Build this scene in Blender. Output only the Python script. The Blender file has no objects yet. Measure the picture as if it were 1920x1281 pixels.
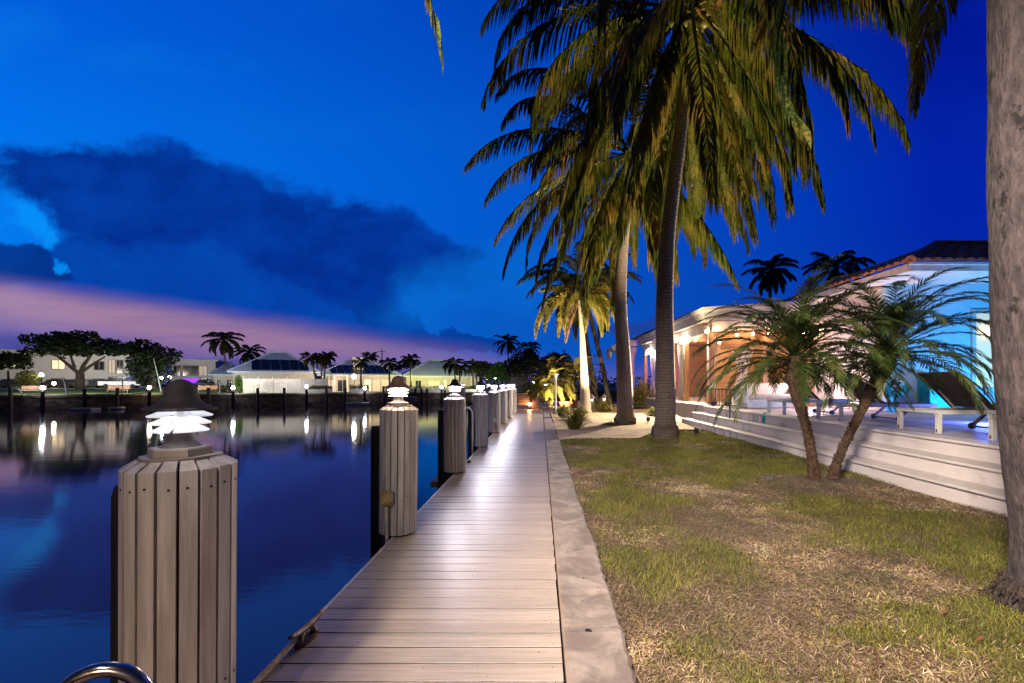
import bpy, math, random
import numpy as np
from mathutils import Vector, Matrix
random.seed(7)
R = math.radians
PI = math.pi
sc = bpy.context.scene
COL = sc.collection
F, VX, VY, H = 853.0, 1014.0, 720.0, 1.44          # lens in photo pixels, vanishing point, eye height


def wx(px, Y): return (px - VX) / F * Y
def wz(py, Y): return H - (py - VY) / F * Y
def at(px, py, Y): return Vector((wx(px, Y), Y, wz(py, Y)))
def far_y(px, k=0.0): return (82.0 + k) / (1 - .455 * (px - VX) / F)   # the far bank runs along Y = 82 + .455 X


FAR_ROT = math.atan(.455)

# ------------------------------------------------------------------ object helpers


def tag(o, label=None, cat=None, group=None, kind=None):
    if label: o['label'] = label
    if cat: o['category'] = cat
    if group: o['group'] = group
    if kind: o['kind'] = kind
    return o


def thing(name, label, cat, loc=(0, 0, 0), rz=0, group=None):
    o = bpy.data.objects.new(name, None)
    o.empty_display_size = .1
    COL.objects.link(o)
    o.location = loc
    o.rotation_euler = (0, 0, rz)
    return tag(o, label, cat, group)


def dup(o, parent=None):
    c = o.copy()
    COL.objects.link(c)
    c.parent = parent
    for ch in list(o.children):
        if ch.type != 'LIGHT': dup(ch, c)
    return c


class MB:
    """collects faces; build() links them as ONE mesh object"""

    def __init__(self):
        self.v, self.f, self.m, self.c = [], [], [], []
        self.cur = 0
        self.col = None

    def add(self, vs, fs):
        b = len(self.v)
        self.v.extend([tuple(p) for p in vs])
        for q in fs:
            self.f.append(tuple(b + i for i in q))
            self.m.append(self.cur)
        if self.col is not None:
            self.c.extend([self.col] * len(vs))

    def box(self, c, s, rz=0.0, M=None):
        x, y, z = s[0] / 2, s[1] / 2, s[2] / 2
        p = [Vector(q) for q in ((-x, -y, -z), (x, -y, -z), (x, y, -z), (-x, y, -z), (-x, -y, z), (x, -y, z), (x, y, z), (-x, y, z))]
        A = M if M is not None else Matrix.Rotation(rz, 3, 'Z')
        p = [A @ q + Vector(c) for q in p]
        self.add(p, [(3, 2, 1, 0), (4, 5, 6, 7), (0, 1, 5, 4), (1, 2, 6, 5), (2, 3, 7, 6), (3, 0, 4, 7)])

    def bar(self, a, b, w, h=None, up=(0, 0, 1)):
        a, b = Vector(a), Vector(b)
        h = h or w
        d = b - a
        L = d.length
        d.normalize()
        u = Vector(up)
        if abs(d.dot(u)) > .98: u = Vector((1, 0, 0))
        s = d.cross(u).normalized()
        t = s.cross(d)
        M = Matrix((d, s, t)).transposed()
        self.box((a + b) / 2, (L, w, h), M=M)

    def tube(self, pts, rad, n=8, caps=True):
        pts = [Vector(p) for p in pts]
        if not hasattr(rad, '__len__'): rad = [rad] * len(pts)
        prev = None
        vs, fs = [], []
        for i, p in enumerate(pts):
            d = (pts[min(i + 1, len(pts) - 1)] - pts[max(i - 1, 0)])
            if d.length < 1e-9: d = Vector((0, 0, 1))
            d.normalize()
            if prev is None:
                u = Vector((0, 1, 0)) if abs(d.y) < .9 else Vector((1, 0, 0))
                s = d.cross(u).normalized()
            else:
                s = (prev - d * prev.dot(d)).normalized()
            prev = s
            t = d.cross(s)
            for k in range(n):
                a = 2 * PI * k / n
                vs.append(p + (s * math.cos(a) + t * math.sin(a)) * rad[i])
        for i in range(len(pts) - 1):
            for k in range(n):
                k2 = (k + 1) % n
                fs.append((i * n + k, i * n + k2, (i + 1) * n + k2, (i + 1) * n + k))
        if caps:
            fs.append(tuple(reversed(range(n))))
            fs.append(tuple((len(pts) - 1) * n + k for k in range(n)))
        self.add(vs, fs)

    def lathe(self, prof, n=24, c=(0, 0, 0), a0=0.0, a1=2 * PI):
        full = abs(a1 - a0 - 2 * PI) < 1e-6
        cols = n if full else n + 1
        vs, fs = [], []
        for r, z in prof:
            for k in range(cols):
                a = a0 + (a1 - a0) * k / n
                vs.append((c[0] + r * math.cos(a), c[1] + r * math.sin(a), c[2] + z))
        for i in range(len(prof) - 1):
            for k in range(n):
                k2 = (k + 1) % cols
                fs.append((i * cols + k, i * cols + k2, (i + 1) * cols + k2, (i + 1) * cols + k))
        self.add(vs, fs)

    def ball(self, c, r, n=12, m=8, sq=(1, 1, 1)):
        vs, fs = [], []
        for i in range(m + 1):
            t = PI * i / m
            for k in range(n):
                a = 2 * PI * k / n
                vs.append((c[0] + r * sq[0] * math.sin(t) * math.cos(a), c[1] + r * sq[1] * math.sin(t) * math.sin(a), c[2] - r * sq[2] * math.cos(t)))
        for i in range(m):
            for k in range(n):
                k2 = (k + 1) % n
                fs.append((i * n + k, i * n + k2, (i + 1) * n + k2, (i + 1) * n + k))
        self.add(vs, fs)

    def prism(self, poly, axis, a, b):
        """poly: 2-D outline (ccw), extruded along axis from a to b"""
        n = len(poly)

        def P(p, w):
            if axis == 'x': return (w, p[0], p[1])
            if axis == 'y': return (p[0], w, p[1])
            return (p[0], p[1], w)
        vs = [P(p, a) for p in poly] + [P(p, b) for p in poly]
        fs = [(i, (i + 1) % n, n + (i + 1) % n, n + i) for i in range(n)]
        fs += [tuple(reversed(range(n))), tuple(range(n, 2 * n))]
        self.add(vs, fs)

    def sheet(self, x0, x1, y0, y1, z, nx=1, ny=1, fn=None):
        vs, fs = [], []
        for j in range(ny + 1):
            for i in range(nx + 1):
                x = x0 + (x1 - x0) * i / nx
                y = y0 + (y1 - y0) * j / ny
                vs.append((x, y, z + (fn(x, y) if fn else 0)))
        for j in range(ny):
            for i in range(nx):
                a = j * (nx + 1) + i
                fs.append((a, a + 1, a + nx + 2, a + nx + 1))
        self.add(vs, fs)

    def build(self, name, mat, parent=None, smooth=False, loc=None, bevel=0.0):
        me = bpy.data.meshes.new(name)
        me.from_pydata(self.v, [], self.f)
        mats = mat if isinstance(mat, (list, tuple)) else [mat]
        for m in mats: me.materials.append(m)
        if len(mats) > 1: me.polygons.foreach_set('material_index', self.m)
        if self.c:
            at_ = me.color_attributes.new('tint', 'FLOAT_COLOR', 'POINT')
            at_.data.foreach_set('color', np.array(self.c, dtype=np.float32).ravel())
        if smooth: me.polygons.foreach_set('use_smooth', [True] * len(me.polygons))
        me.update()
        o = bpy.data.objects.new(name, me)
        COL.objects.link(o)
        if parent is not None: o.parent = parent
        if loc is not None: o.location = loc
        if bevel:
            b = o.modifiers.new('Bevel', 'BEVEL')
            b.width = bevel
            b.segments = 2
            b.limit_method = 'ANGLE'
        return o


def structure(o): return tag(o, kind='structure')


# ------------------------------------------------------------------ materials


class NT:
    def __init__(self, tree):
        self.t = tree
        self.n = tree.nodes
        self.l = tree.links

    def new(self, typ, **kw):
        n = self.n.new(typ)
        for k, v in kw.items(): setattr(n, k, v)
        return n

    def put(self, sock, v):
        if isinstance(v, bpy.types.NodeSocket): self.l.new(v, sock)
        elif v is not None: sock.default_value = v

    def m(self, op, a, b=None, c=None, clamp=False):
        n = self.new('ShaderNodeMath', operation=op, use_clamp=clamp)
        self.put(n.inputs[0], a)
        if b is not None: self.put(n.inputs[1], b)
        if c is not None: self.put(n.inputs[2], c)
        return n.outputs[0]

    def ss(self, e0, e1, x, o0=0.0, o1=1.0, lin=False):
        n = self.new('ShaderNodeMapRange', interpolation_type='LINEAR' if lin else 'SMOOTHSTEP')
        self.put(n.inputs[0], x)
        for i, v in enumerate((e0, e1, o0, o1)): self.put(n.inputs[i + 1], v)
        return n.outputs[0]

    def mix(self, f, a, b, mode='MIX'):
        n = self.new('ShaderNodeMix', data_type='RGBA', blend_type=mode)
        self.put(n.inputs[0], f)
        for s, v in ((n.inputs[6], a), (n.inputs[7], b)):
            self.put(s, v if isinstance(v, bpy.types.NodeSocket) else (*v[:3], 1))
        return n.outputs[2]

    def noise(self, vec, scale, detail=4, rough=.55, dist=0.0, out=0):
        n = self.new('ShaderNodeTexNoise')
        self.put(n.inputs['Vector'], vec)
        n.inputs['Scale'].default_value = scale
        n.inputs['Detail'].default_value = detail
        n.inputs['Roughness'].default_value = rough
        n.inputs['Distortion'].default_value = dist
        return n.outputs[out]

    def mapping(self, vec, scale=(1, 1, 1), loc=(0, 0, 0), rot=(0, 0, 0)):
        n = self.new('ShaderNodeMapping')
        self.put(n.inputs['Vector'], vec)
        n.inputs['Scale'].default_value = scale
        n.inputs['Location'].default_value = loc
        n.inputs['Rotation'].default_value = rot
        return n.outputs[0]

    def obj(self): return self.new('ShaderNodeTexCoord').outputs['Object']

    def bump(self, h, strength=.4, dist=.02, normal=None):
        n = self.new('ShaderNodeBump')
        self.put(n.inputs['Height'], h)
        n.inputs['Strength'].default_value = strength
        n.inputs['Distance'].default_value = dist
        if normal is not None: self.put(n.inputs['Normal'], normal)
        return n.outputs[0]


def base_mat(name):
    m = bpy.data.materials.new(name)
    m.use_nodes = True
    nt = NT(m.node_tree)
    nt.n.clear()
    out = nt.new('ShaderNodeOutputMaterial')
    p = nt.new('ShaderNodeBsdfPrincipled')
    nt.l.new(p.outputs[0], out.inputs[0])
    return m, nt, p, out


def mat(name, c1, c2=None, scale=6.0, rough=.6, bump=0.0, bscale=None, stretch=(1, 1, 1), metal=0.0, detail=5, spec=.5, lo=.35, hi=.68, trans=0.0, bdist=.01):
    m, nt, p, out = base_mat(name)
    vec = nt.mapping(nt.obj(), stretch)
    if c2 is None: c2 = tuple(x * .72 for x in c1)
    n = nt.noise(vec, scale, detail)
    f = nt.ss(lo, hi, n)
    nt.put(p.inputs['Base Color'], nt.mix(f, c2, c1))
    p.inputs['Metallic'].default_value = metal
    nt.put(p.inputs['Roughness'], nt.ss(.3, .7, nt.noise(vec, scale * 2.3, 3), rough * .85, min(1, rough * 1.15)))
    p.inputs['Specular IOR Level'].default_value = spec
    if bump:
        nt.put(p.inputs['Normal'], nt.bump(nt.noise(vec, bscale or scale * 3, 5), bump, bdist))
    if trans:
        tr = nt.new('ShaderNodeBsdfTranslucent')
        nt.put(tr.inputs[0], nt.mix(f, c2, c1))
        mx = nt.new('ShaderNodeMixShader')
        mx.inputs[0].default_value = trans
        nt.l.new(p.outputs[0], mx.inputs[1])
        nt.l.new(tr.outputs[0], mx.inputs[2])
        nt.l.new(mx.outputs[0], out.inputs[0])
    return m


def emis(name, col, s):
    m, nt, p, out = base_mat(name)
    p.inputs['Base Color'].default_value = (*[min(.8, c) for c in col], 1)
    p.inputs['Emission Color'].default_value = (*col, 1)
    p.inputs['Emission Strength'].default_value = s
    p.inputs['Roughness'].default_value = .4
    return m


def leaf_mat(name, greens, trans=.3, rough=.45, scale=3.0, hf=60.0, spec=.4):
    m, nt, p, out = base_mat(name)
    v = nt.obj()
    n1 = nt.noise(v, scale, 3)
    n2 = nt.noise(v, hf, 1)
    f = nt.m('ADD', nt.m('MULTIPLY', n1, .55), nt.m('MULTIPLY', n2, .45))
    r = nt.new('ShaderNodeValToRGB')
    r.color_ramp.elements[0].position = .38
    r.color_ramp.elements[1].position = .63
    r.color_ramp.elements[0].color = (*greens[0], 1)
    r.color_ramp.elements[1].color = (*greens[-1], 1)
    for i, g in enumerate(greens[1:-1]):
        e = r.color_ramp.elements.new(.38 + .25 * (i + 1) / (len(greens) - 1))
        e.color = (*g, 1)
    nt.put(r.inputs[0], f)
    nt.put(p.inputs['Base Color'], r.outputs[0])
    p.inputs['Roughness'].default_value = rough
    p.inputs['Specular IOR Level'].default_value = spec
    tr = nt.new('ShaderNodeBsdfTranslucent')
    nt.put(tr.inputs[0], r.outputs[0])
    mx = nt.new('ShaderNodeMixShader')
    mx.inputs[0].default_value = trans
    nt.l.new(p.outputs[0], mx.inputs[1])
    nt.l.new(tr.outputs[0], mx.inputs[2])
    nt.l.new(mx.outputs[0], out.inputs[0])
    return m


def bark_mat(name, c1, c2, ring=9.0, spots=.5, bump=.6, wave=.22, thr=.62, zs=2.4):
    m, nt, p, out = base_mat(name)
    v = nt.obj()
    w = nt.new('ShaderNodeTexWave', wave_type='BANDS', bands_direction='Z', wave_profile='SAW')
    nt.put(w.inputs['Vector'], v)
    w.inputs['Scale'].default_value = ring * .16
    w.inputs['Distortion'].default_value = 3.5
    w.inputs['Detail'].default_value = 3
    w.inputs['Detail Scale'].default_value = 2.0
    n1 = nt.noise(nt.mapping(v, (1, 1, zs)), 14 if zs > 1 else 26, 6, .65)
    n2 = nt.noise(nt.mapping(v, (1, 1, .6)), 5.5 if zs > 1 else 9.5, 5, .65)
    f = nt.m('ADD', nt.m('MULTIPLY', w.outputs['Fac'], wave), nt.m('MULTIPLY', n1, 1 - wave))
    col = nt.mix(nt.ss(.3, .75, f), c2, c1)
    dark = nt.ss(thr, thr + .06, n2)
    col = nt.mix(nt.m('MULTIPLY', dark, spots), col, (c2[0] * .25, c2[1] * .25, c2[2] * .25))
    nt.put(p.inputs['Base Color'], col)
    p.inputs['Roughness'].default_value = .85
    hgt = nt.m('ADD', nt.m('MULTIPLY', w.outputs['Fac'], wave), nt.m('MULTIPLY', n1, 1.1))
    nt.put(p.inputs['Normal'], nt.bump(hgt, bump, .03))
    return m


def board_mat(name, c1, c2, axis, width, rough=.4, off=0.0, grain=1.0, bump=.15, gdist=.004):
    """composite boards: per-board tone, streaky grain along the board.  axis: 0 if boards repeat along x, 1 along y, 2: one board only"""
    m, nt, p, out = base_mat(name)
    v = nt.obj()
    sep = nt.new('ShaderNodeSeparateXYZ')
    nt.put(sep.inputs[0], v)
    rep = sep.outputs[axis]
    idx = nt.m('FLOOR', nt.m('DIVIDE', nt.m('ADD', rep, off), width))
    wn = nt.new('ShaderNodeTexWhiteNoise', noise_dimensions='1D')
    nt.put(wn.inputs['W'], idx)
    comb = nt.new('ShaderNodeCombineXYZ')
    nt.put(comb.inputs[0], nt.m('MULTIPLY', wn.outputs['Value'], 40.0))
    add = nt.new('ShaderNodeVectorMath', operation='ADD')
    nt.put(add.inputs[0], v)
    nt.put(add.inputs[1], comb.outputs[0])
    sc_ = [1.2, 1.2, 1.2]
    sc_[axis] = 34.0
    st = nt.mapping(add.outputs[0], sc_)
    g = nt.noise(st, 2.2, 6, .65, .6)
    g2 = nt.noise(st, 9.0, 4, .6)
    fac = nt.ss(.3, .72, nt.m('ADD', nt.m('MULTIPLY', g, .7), nt.m('MULTIPLY', g2, .3)))
    col = nt.mix(nt.m('MULTIPLY', fac, grain), c1, c2)
    tone = nt.ss(0, 1, wn.outputs['Value'], .86, 1.1, True)
    hsv = nt.new('ShaderNodeHueSaturation')
    nt.put(hsv.inputs['Color'], col)
    nt.put(hsv.inputs['Value'], tone)
    stain = nt.ss(.6, .8, nt.noise(v, 1.7, 5, .6))
    nt.put(p.inputs['Base Color'], nt.mix(nt.m('MULTIPLY', stain, .3), hsv.outputs[0], (c2[0] * .6, c2[1] * .6, c2[2] * .6)))
    nt.put(p.inputs['Roughness'], nt.ss(.3, .7, g, rough * .75, rough * 1.25))
    nt.put(p.inputs['Normal'], nt.bump(nt.m('ADD', g, nt.m('MULTIPLY', g2, .5)), bump, gdist))
    return m


M = {}
M['deck'] = board_mat('composite_decking', (.55, .46, .395), (.33, .265, .22), 1, .1442, rough=.36, bump=.22)
M['joint_shade'] = mat('joint_shade', (.05, .038, .032), (.02, .016, .014), 9, .9)  # near-black colour carries the shade inside the deck gaps
M['wrap'] = mat('composite_wrap', (.55, .515, .505), (.37, .335, .33), 3, .55, .3, 14, (9, 9, .7))
M['groove'] = mat('dark_timber', (.018, .014, .012), (.006, .005, .005), 8, .8)
M['fender'] = mat('tarred_timber', (.016, .013, .012), (.005, .005, .006), 5, .75, .5, 20, (3, 3, .4))
M['capwood'] = mat('lamp_base_wood', (.34, .30, .27), (.22, .18, .16), 7, .6, .2)
M['lamp_grey'] = mat('lamp_bronze_plastic', (.085, .068, .07), (.05, .04, .042), 9, .6)
M['trim_white'] = mat('white_trim', (.72, .70, .68), (.55, .52, .50), 5, .45, .1)
M['white'] = mat('white_paint', (.75, .73, .70), (.62, .60, .57), 3, .5, .08, 30)
M['white_wall'] = mat('cream_stucco', (.66, .60, .52), (.56, .50, .42), 2, .85, .3, 60)
M['blue_lit_wall'] = mat('blue_lit_stucco', (.42, .62, .74), (.36, .54, .66), 2, .85, .35, 50)  # part of the wall's blue light is put into the stucco colour
M['blue_wall'] = mat('pale_stucco', (.70, .70, .70), (.62, .62, .62), 2, .85, .35, 50)
M['concrete'] = None
M['smoked'] = mat('smoked_lamp_dome', (.035, .028, .034), (.02, .017, .021), 9, .7, spec=.25)
_t = NT(M['smoked'].node_tree)
_o = next(n for n in _t.n if n.type == 'OUTPUT_MATERIAL')
_s = _o.inputs[0].links[0].from_socket
_x = _t.new('ShaderNodeMixShader')
_x.inputs[0].default_value = .97
_t.l.new(_t.new('ShaderNodeBsdfTransparent').outputs[0], _x.inputs[1])
_t.l.new(_s, _x.inputs[2])
_t.l.new(_x.outputs[0], _o.inputs[0])
M['lamp_lit'] = mat('lit_lamp_dome', (.30, .17, .11), (.2, .11, .07), 9, .55)  # light falling on the dome put into a lighter, browner lamp colour
M['steel'] = mat('polished_steel', (.62, .60, .58), (.42, .36, .30), 14, .2, 0, metal=1.0)
M['galv'] = mat('galvanised_cleat', (.30, .24, .19), (.17, .12, .09), 16, .5, .4, metal=.5)
M['rust'] = mat('rust', (.20, .075, .025), (.09, .03, .012), 20, .8, .3)
M['rope'] = mat('dock_rope', (.55, .44, .34), (.36, .27, .2), 40, .8, .8, 90)
M['pvc'] = mat('white_conduit', (.62, .58, .52), (.46, .42, .37), 10, .5)
M['box_yellow'] = mat('weathered_yellow_box', (.50, .36, .12), (.28, .2, .08), 14, .7, .3)
M['black'] = mat('black_metal', (.02, .02, .022), (.01, .01, .011), 9, .5)
M['sling'] = mat('brown_mesh_sling', (.055, .035, .028), (.03, .019, .016), 160, .7, .5, 240)
M['tile'] = mat('terracotta_tile', (.58, .26, .14), (.30, .12, .07), 4, .65, .3)
M['roofpale'] = mat('pale_roof_tile', (.58, .68, .86), (.49, .59, .78), 1.3, .45, .3, 12)
M['solar'] = mat('solar_panel', (.006, .007, .010), (.004, .004, .006), 2, .25)
M['cedar'] = board_mat('cedar_planks', (.46, .29, .15), (.27, .15, .07), 2, .12, rough=.5, bump=.25)
M['bamboo'] = board_mat('bamboo_shade', (.46, .26, .12), (.26, .13, .055), 2, .02, rough=.6, bump=.4)
M['post'] = mat('cedar_post', (.42, .24, .12), (.26, .13, .06), 4, .55, .3, 14, (6, 6, .5))
M['curtain'] = mat('white_curtain', (.75, .72, .70), (.62, .58, .56), 6, .9, trans=.35)
M['teal'] = mat('turquoise_vinyl', (.01, .33, .33), (.005, .2, .22), 9, .4)
M['towel'] = mat('turquoise_towel', (.02, .36, .52), (.01, .22, .36), 12, .9, .5, 80)
M['wood_furn'] = mat('teak_furniture', (.33, .20, .11), (.19, .11, .055), 6, .55, .2, 20, (1, 1, 1))
M['cushion'] = mat('cream_cushion', (.62, .54, .44), (.5, .42, .34), 5, .9, .2, 40)
M['terra'] = mat('terracotta_pot', (.36, .13, .06), (.22, .08, .04), 6, .75, .2)
M['stonebox'] = mat('stone_firebox', (.20, .12, .11), (.11, .065, .06), 6, .7, .4, 20)
M['seawall'] = mat('stained_seawall', (.16, .10, .08), (.03, .02, .017), 1.2, .8, .5, 8, (1, 1, 1.6))
M['rail_cap'] = mat('concrete_cap', (.48, .40, .33), (.36, .29, .24), 2, .8, .3)
M['dark_pile'] = mat('weathered_pile', (.15, .09, .065), (.06, .035, .028), 4, .8, .4, 16, (5, 5, .5))
M['glass_dark'] = mat('dark_window_glass', (.03, .035, .045), (.02, .022, .03), 1, .12)
M['glass_lit'] = emis('lit_window', (1.0, .72, .42), 1.1)
M['glass_purple'] = emis('purple_lit_window', (.30, .02, 1.0), 1.4)
M['glass_dim'] = emis('dim_lit_window', (.75, .62, .5), .22)
M['frame_grey'] = mat('grey_window_frame', (.4, .38, .36), None, 3, .5)
M['bench_red'] = mat('red_cedar_bench', (.26, .12, .075), (.18, .08, .05), 5, .6)
M['car_dark'] = mat('dark_car_paint', (.02, .022, .03), (.015, .016, .02), 2, .25)
M['car_white'] = mat('white_car_paint', (.6, .62, .66), (.52, .54, .58), 2, .3)
M['car_blue'] = mat('blue_car_paint', (.015, .05, .16), (.01, .035, .12), 2, .3)
M['tyre'] = mat('rubber', (.015, .015, .015), None, 20, .9)
M['hull'] = mat('pink_white_hull', (.55, .42, .40), (.44, .33, .31), 3, .3)
M['dirt'] = mat('bare_soil', (.22, .155, .11), (.12, .08, .055), 9, .95, .6, 50)
M['deckfloor'] = board_mat('painted_deck_floor', (.50, .46, .45), (.40, .36, .36), 1, .14, rough=.62, bump=.15)
M['pave'] = mat('terrace_paving', (.34, .26, .22), (.25, .19, .16), 3, .6, .2)
M['fargrass'] = mat('far_lawn_turf', (.09, .13, .02), (.05, .08, .012), 3, .9, .3, 30)

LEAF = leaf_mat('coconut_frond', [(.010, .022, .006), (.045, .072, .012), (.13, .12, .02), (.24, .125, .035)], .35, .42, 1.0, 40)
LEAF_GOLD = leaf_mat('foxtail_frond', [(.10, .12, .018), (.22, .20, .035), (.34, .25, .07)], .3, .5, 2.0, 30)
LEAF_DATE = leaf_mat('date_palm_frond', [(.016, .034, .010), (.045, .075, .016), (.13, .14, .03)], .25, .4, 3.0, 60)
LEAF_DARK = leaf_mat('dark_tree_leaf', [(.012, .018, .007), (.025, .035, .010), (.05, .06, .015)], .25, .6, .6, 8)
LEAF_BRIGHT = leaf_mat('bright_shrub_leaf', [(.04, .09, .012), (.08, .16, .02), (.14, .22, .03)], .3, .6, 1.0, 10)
LEAF_STRAW = leaf_mat('dry_ornamental_grass', [(.08, .10, .015), (.18, .17, .03), (.34, .25, .08)], .3, .6, 3, 50)
BARK_COCO = bark_mat('coconut_bark', (.24, .19, .165), (.085, .06, .05), 26, .45, .75)
BARK_NEAR = bark_mat('near_palm_bark', (.10, .075, .075), (.028, .021, .023), 5, .95, 1.0, .06, .57, .35)
BARK_ROYAL = bark_mat('smooth_palm_bark', (.42, .36, .30), (.28, .22, .17), 26, .1, .25)
BARK_DATE = mat('shaggy_date_bark', (.10, .055, .03), (.03, .016, .010), 22, .95, .9, 60)
BARK_TREE = mat('tree_bark', (.12, .08, .055), (.05, .033, .024), 3, .9, .5)
# ------------------------------------------------------------------ world: dusk sky
w = bpy.data.worlds.new('World')
sc.world = w
w.use_nodes = True
S = NT(w.node_tree)
S.n.clear()
wout = S.new('ShaderNodeOutputWorld')
bg = S.new('ShaderNodeBackground')
S.l.new(bg.outputs[0], wout.inputs[0])
dirv = S.new('ShaderNodeTexCoord').outputs['Generated']
sep = S.new('ShaderNodeSeparateXYZ')
S.put(sep.inputs[0], dirv)
dx, dy, dz = sep.outputs
yc = S.m('MAXIMUM', dy, .22)
U = S.m('DIVIDE', dx, yc)
V = S.m('DIVIDE', S.m('MAXIMUM', dz, -.05), yc)


def pu(px): return (px - VX) / F
def pv(py): return (VY - py) / F


comb = S.new('ShaderNodeCombineXYZ')
S.put(comb.inputs[0], U)
S.put(comb.inputs[1], V)
UV = comb.outputs[0]
# clear-sky gradient
uL = S.ss(pu(-100), pu(1750), U, lin=True)
hi = S.mix(uL, (.0006, .118, .75), (.0006, .008, .28))
mid = S.mix(uL, (.0008, .20, .90), (.0006, .017, .40))
lowc = S.mix(uL, (.003, .19, .80), (.002, .028, .34))
sky = S.mix(S.ss(.10, .40, V), lowc, mid)
sky = S.mix(S.ss(.38, .90, V), sky, hi)
zen = S.mix(.5, (.0005, .026, .18), (.0005, .014, .11))
sky = S.mix(S.ss(.9, 1.5, V), sky, zen)
# high thin streaks
st = S.noise(S.mapping(UV, (1.0, 2.6, 1), (3.1, 1.7, 0), (0, 0, R(18))), 1.9, 5, .55, .4)
sky = S.mix(S.m('MULTIPLY', S.ss(.48, .75, st), .5), sky, S.mix(uL, (.004, .21, .80), (.0006, .02, .40)))


def blob(px, py, ax, ay, rot):
    u0, v0 = pu(px), pv(py)
    c, s = math.cos(R(rot)), math.sin(R(rot))
    du = S.m('SUBTRACT', U, u0)
    dv = S.m('SUBTRACT', V, v0)
    a = S.m('ADD', S.m('MULTIPLY', du, c * F / ax), S.m('MULTIPLY', dv, -s * F / ax))
    b = S.m('ADD', S.m('MULTIPLY', du, s * F / ay), S.m('MULTIPLY', dv, c * F / ay))
    return S.m('SUBTRACT', 1.0, S.m('SQRT', S.m('ADD', S.m('MULTIPLY', a, a), S.m('MULTIPLY', b, b))))


# domain warp gives the banks billowed, torn outlines
wp = S.new('ShaderNodeTexNoise')
S.put(wp.inputs['Vector'], UV)
wp.inputs['Scale'].default_value = 3.4
wp.inputs['Detail'].default_value = 6
wp.inputs['Roughness'].default_value = .6
sw = S.new('ShaderNodeSeparateXYZ')
S.put(sw.inputs[0], wp.outputs['Color'])
U0, V0 = U, V
U = S.m('ADD', U0, S.m('MULTIPLY', S.m('SUBTRACT', sw.outputs[0], .5), .34))
V = S.m('ADD', V0, S.m('MULTIPLY', S.m('SUBTRACT', sw.outputs[1], .5), .20))
n1 = S.noise(S.mapping(UV, (1, 1.7, 1)), 6.5, 8, .6, .2)
n2 = S.noise(S.mapping(UV, (1, 1.5, 1), (5, 2, 0)), 21.0, 6, .62)
fb = S.m('ADD', S.m('MULTIPLY', S.m('SUBTRACT', n1, .5), 1.3), S.m('MULTIPLY', S.m('SUBTRACT', n2, .5), .45))


def cloud(blobs, e0=.0, e1=.22, k=1.0):
    r = None
    for b in blobs:
        q = blob(*b)
        if r is None: r = q
        else:
            n = S.new('ShaderNodeMath', operation='SMOOTH_MAX')
            S.put(n.inputs[0], r)
            S.put(n.inputs[1], q)
            n.inputs[2].default_value = .35
            r = n.outputs[0]
    return S.ss(e0, e1, S.m('ADD', r, S.m('MULTIPLY', fb, k)))


# streaky mid-blue veil, the big dark bank, the small bank by the frame's edge
under = cloud([(380, 545, 360, 105, 8), (640, 585, 190, 85, 12), (250, 490, 170, 60, 4)], -.10, .12, .42)
sky = S.mix(S.m('MULTIPLY', under, .93), sky, S.mix(S.ss(.35, .68, n1), (.0008, .042, .35), (.0012, .060, .42)))
main = cloud([(120, 318, 210, 62, -4), (300, 352, 240, 84, 8), (480, 415, 260, 82, 15), (690, 468, 220, 66, 15), (240, 395, 200, 70, 10), (600, 490, 230, 60, 14), (820, 492, 90, 22, 2)], -.14, .34, .85)
sky = S.mix(S.m('MULTIPLY', main, .95), sky, S.mix(S.ss(.34, .70, n1), (.0006, .022, .25), (.0010, .044, .37)))
side = cloud([(50, 482, 84, 36, 8), (-60, 490, 120, 60, 4), (105, 512, 60, 22, 10)], -.08, .14, .55)
sky = S.mix(S.m('MULTIPLY', side, .93), sky, (.0012, .034, .26))
tail = cloud([(790, 604, 40, 26, 10), (840, 628, 70, 20, 14), (905, 645, 70, 12, 8), (735, 590, 70, 30, 16)], -.12, .14, .6)
sky = S.mix(S.m('MULTIPLY', tail, .88), sky, (.0012, .040, .30))
brk = cloud([(40, 405, 70, 24, 24), (95, 440, 36, 16, 36), (138, 498, 14, 18, 40)], -.2, .5, .5)
sky = S.mix(S.m('MULTIPLY', brk, .8), sky, (.002, .29, .97))
gap_ = cloud([(850, 545, 130, 50, -20), (960, 520, 90, 60, 0)], -.5, .7, .5)
sky = S.mix(S.m('MULTIPLY', gap_, .5), sky, (.002, .16, .66))
# lilac and salmon afterglow under a clean slanting edge, sinking towards the house
edge_ = S.m('MAXIMUM', S.m('SUBTRACT', .236, S.m('MULTIPLY', S.m('ADD', U0, 1.19), .147)), .055)
dvn = S.m('SUBTRACT', V0, edge_)
dvn = S.m('ADD', dvn, S.m('MULTIPLY', S.m('SUBTRACT', S.noise(S.mapping(UV, (1, 3, 1), (0, 0, 0), (0, 0, R(8))), 6.0, 6, .6), .5), .022))
inside = S.ss(-.026, .018, dvn, 1, 0)
fadeU = S.ss(pu(500), pu(1200), U0, .90, .28)
lilac = S.mix(uL, (.17, .12, .36), (.075, .052, .25))
deep = S.mix(uL, (.070, .068, .31), (.048, .040, .22))
pink = S.mix(S.ss(pu(0), pu(950), U0), (.42, .235, .345), (.32, .18, .33))
streak = S.noise(S.mapping(UV, (1.0, 9.0, 1), (2, 1, 0), (0, 0, R(6))), 3.2, 5, .6)
core = S.m('MULTIPLY', S.ss(-.135, -.055, dvn), S.ss(-.0, -.045, dvn))
core = S.m('MULTIPLY', core, S.ss(.25, .6, streak, .55, 1.0))
low = S.ss(-.10, -.17, dvn)
low = S.m('MAXIMUM', low, S.ss(.06, .02, V0))
glow = S.mix(low, lilac, deep)
glow = S.mix(S.m('MULTIPLY', core, .95), glow, pink)
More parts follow.
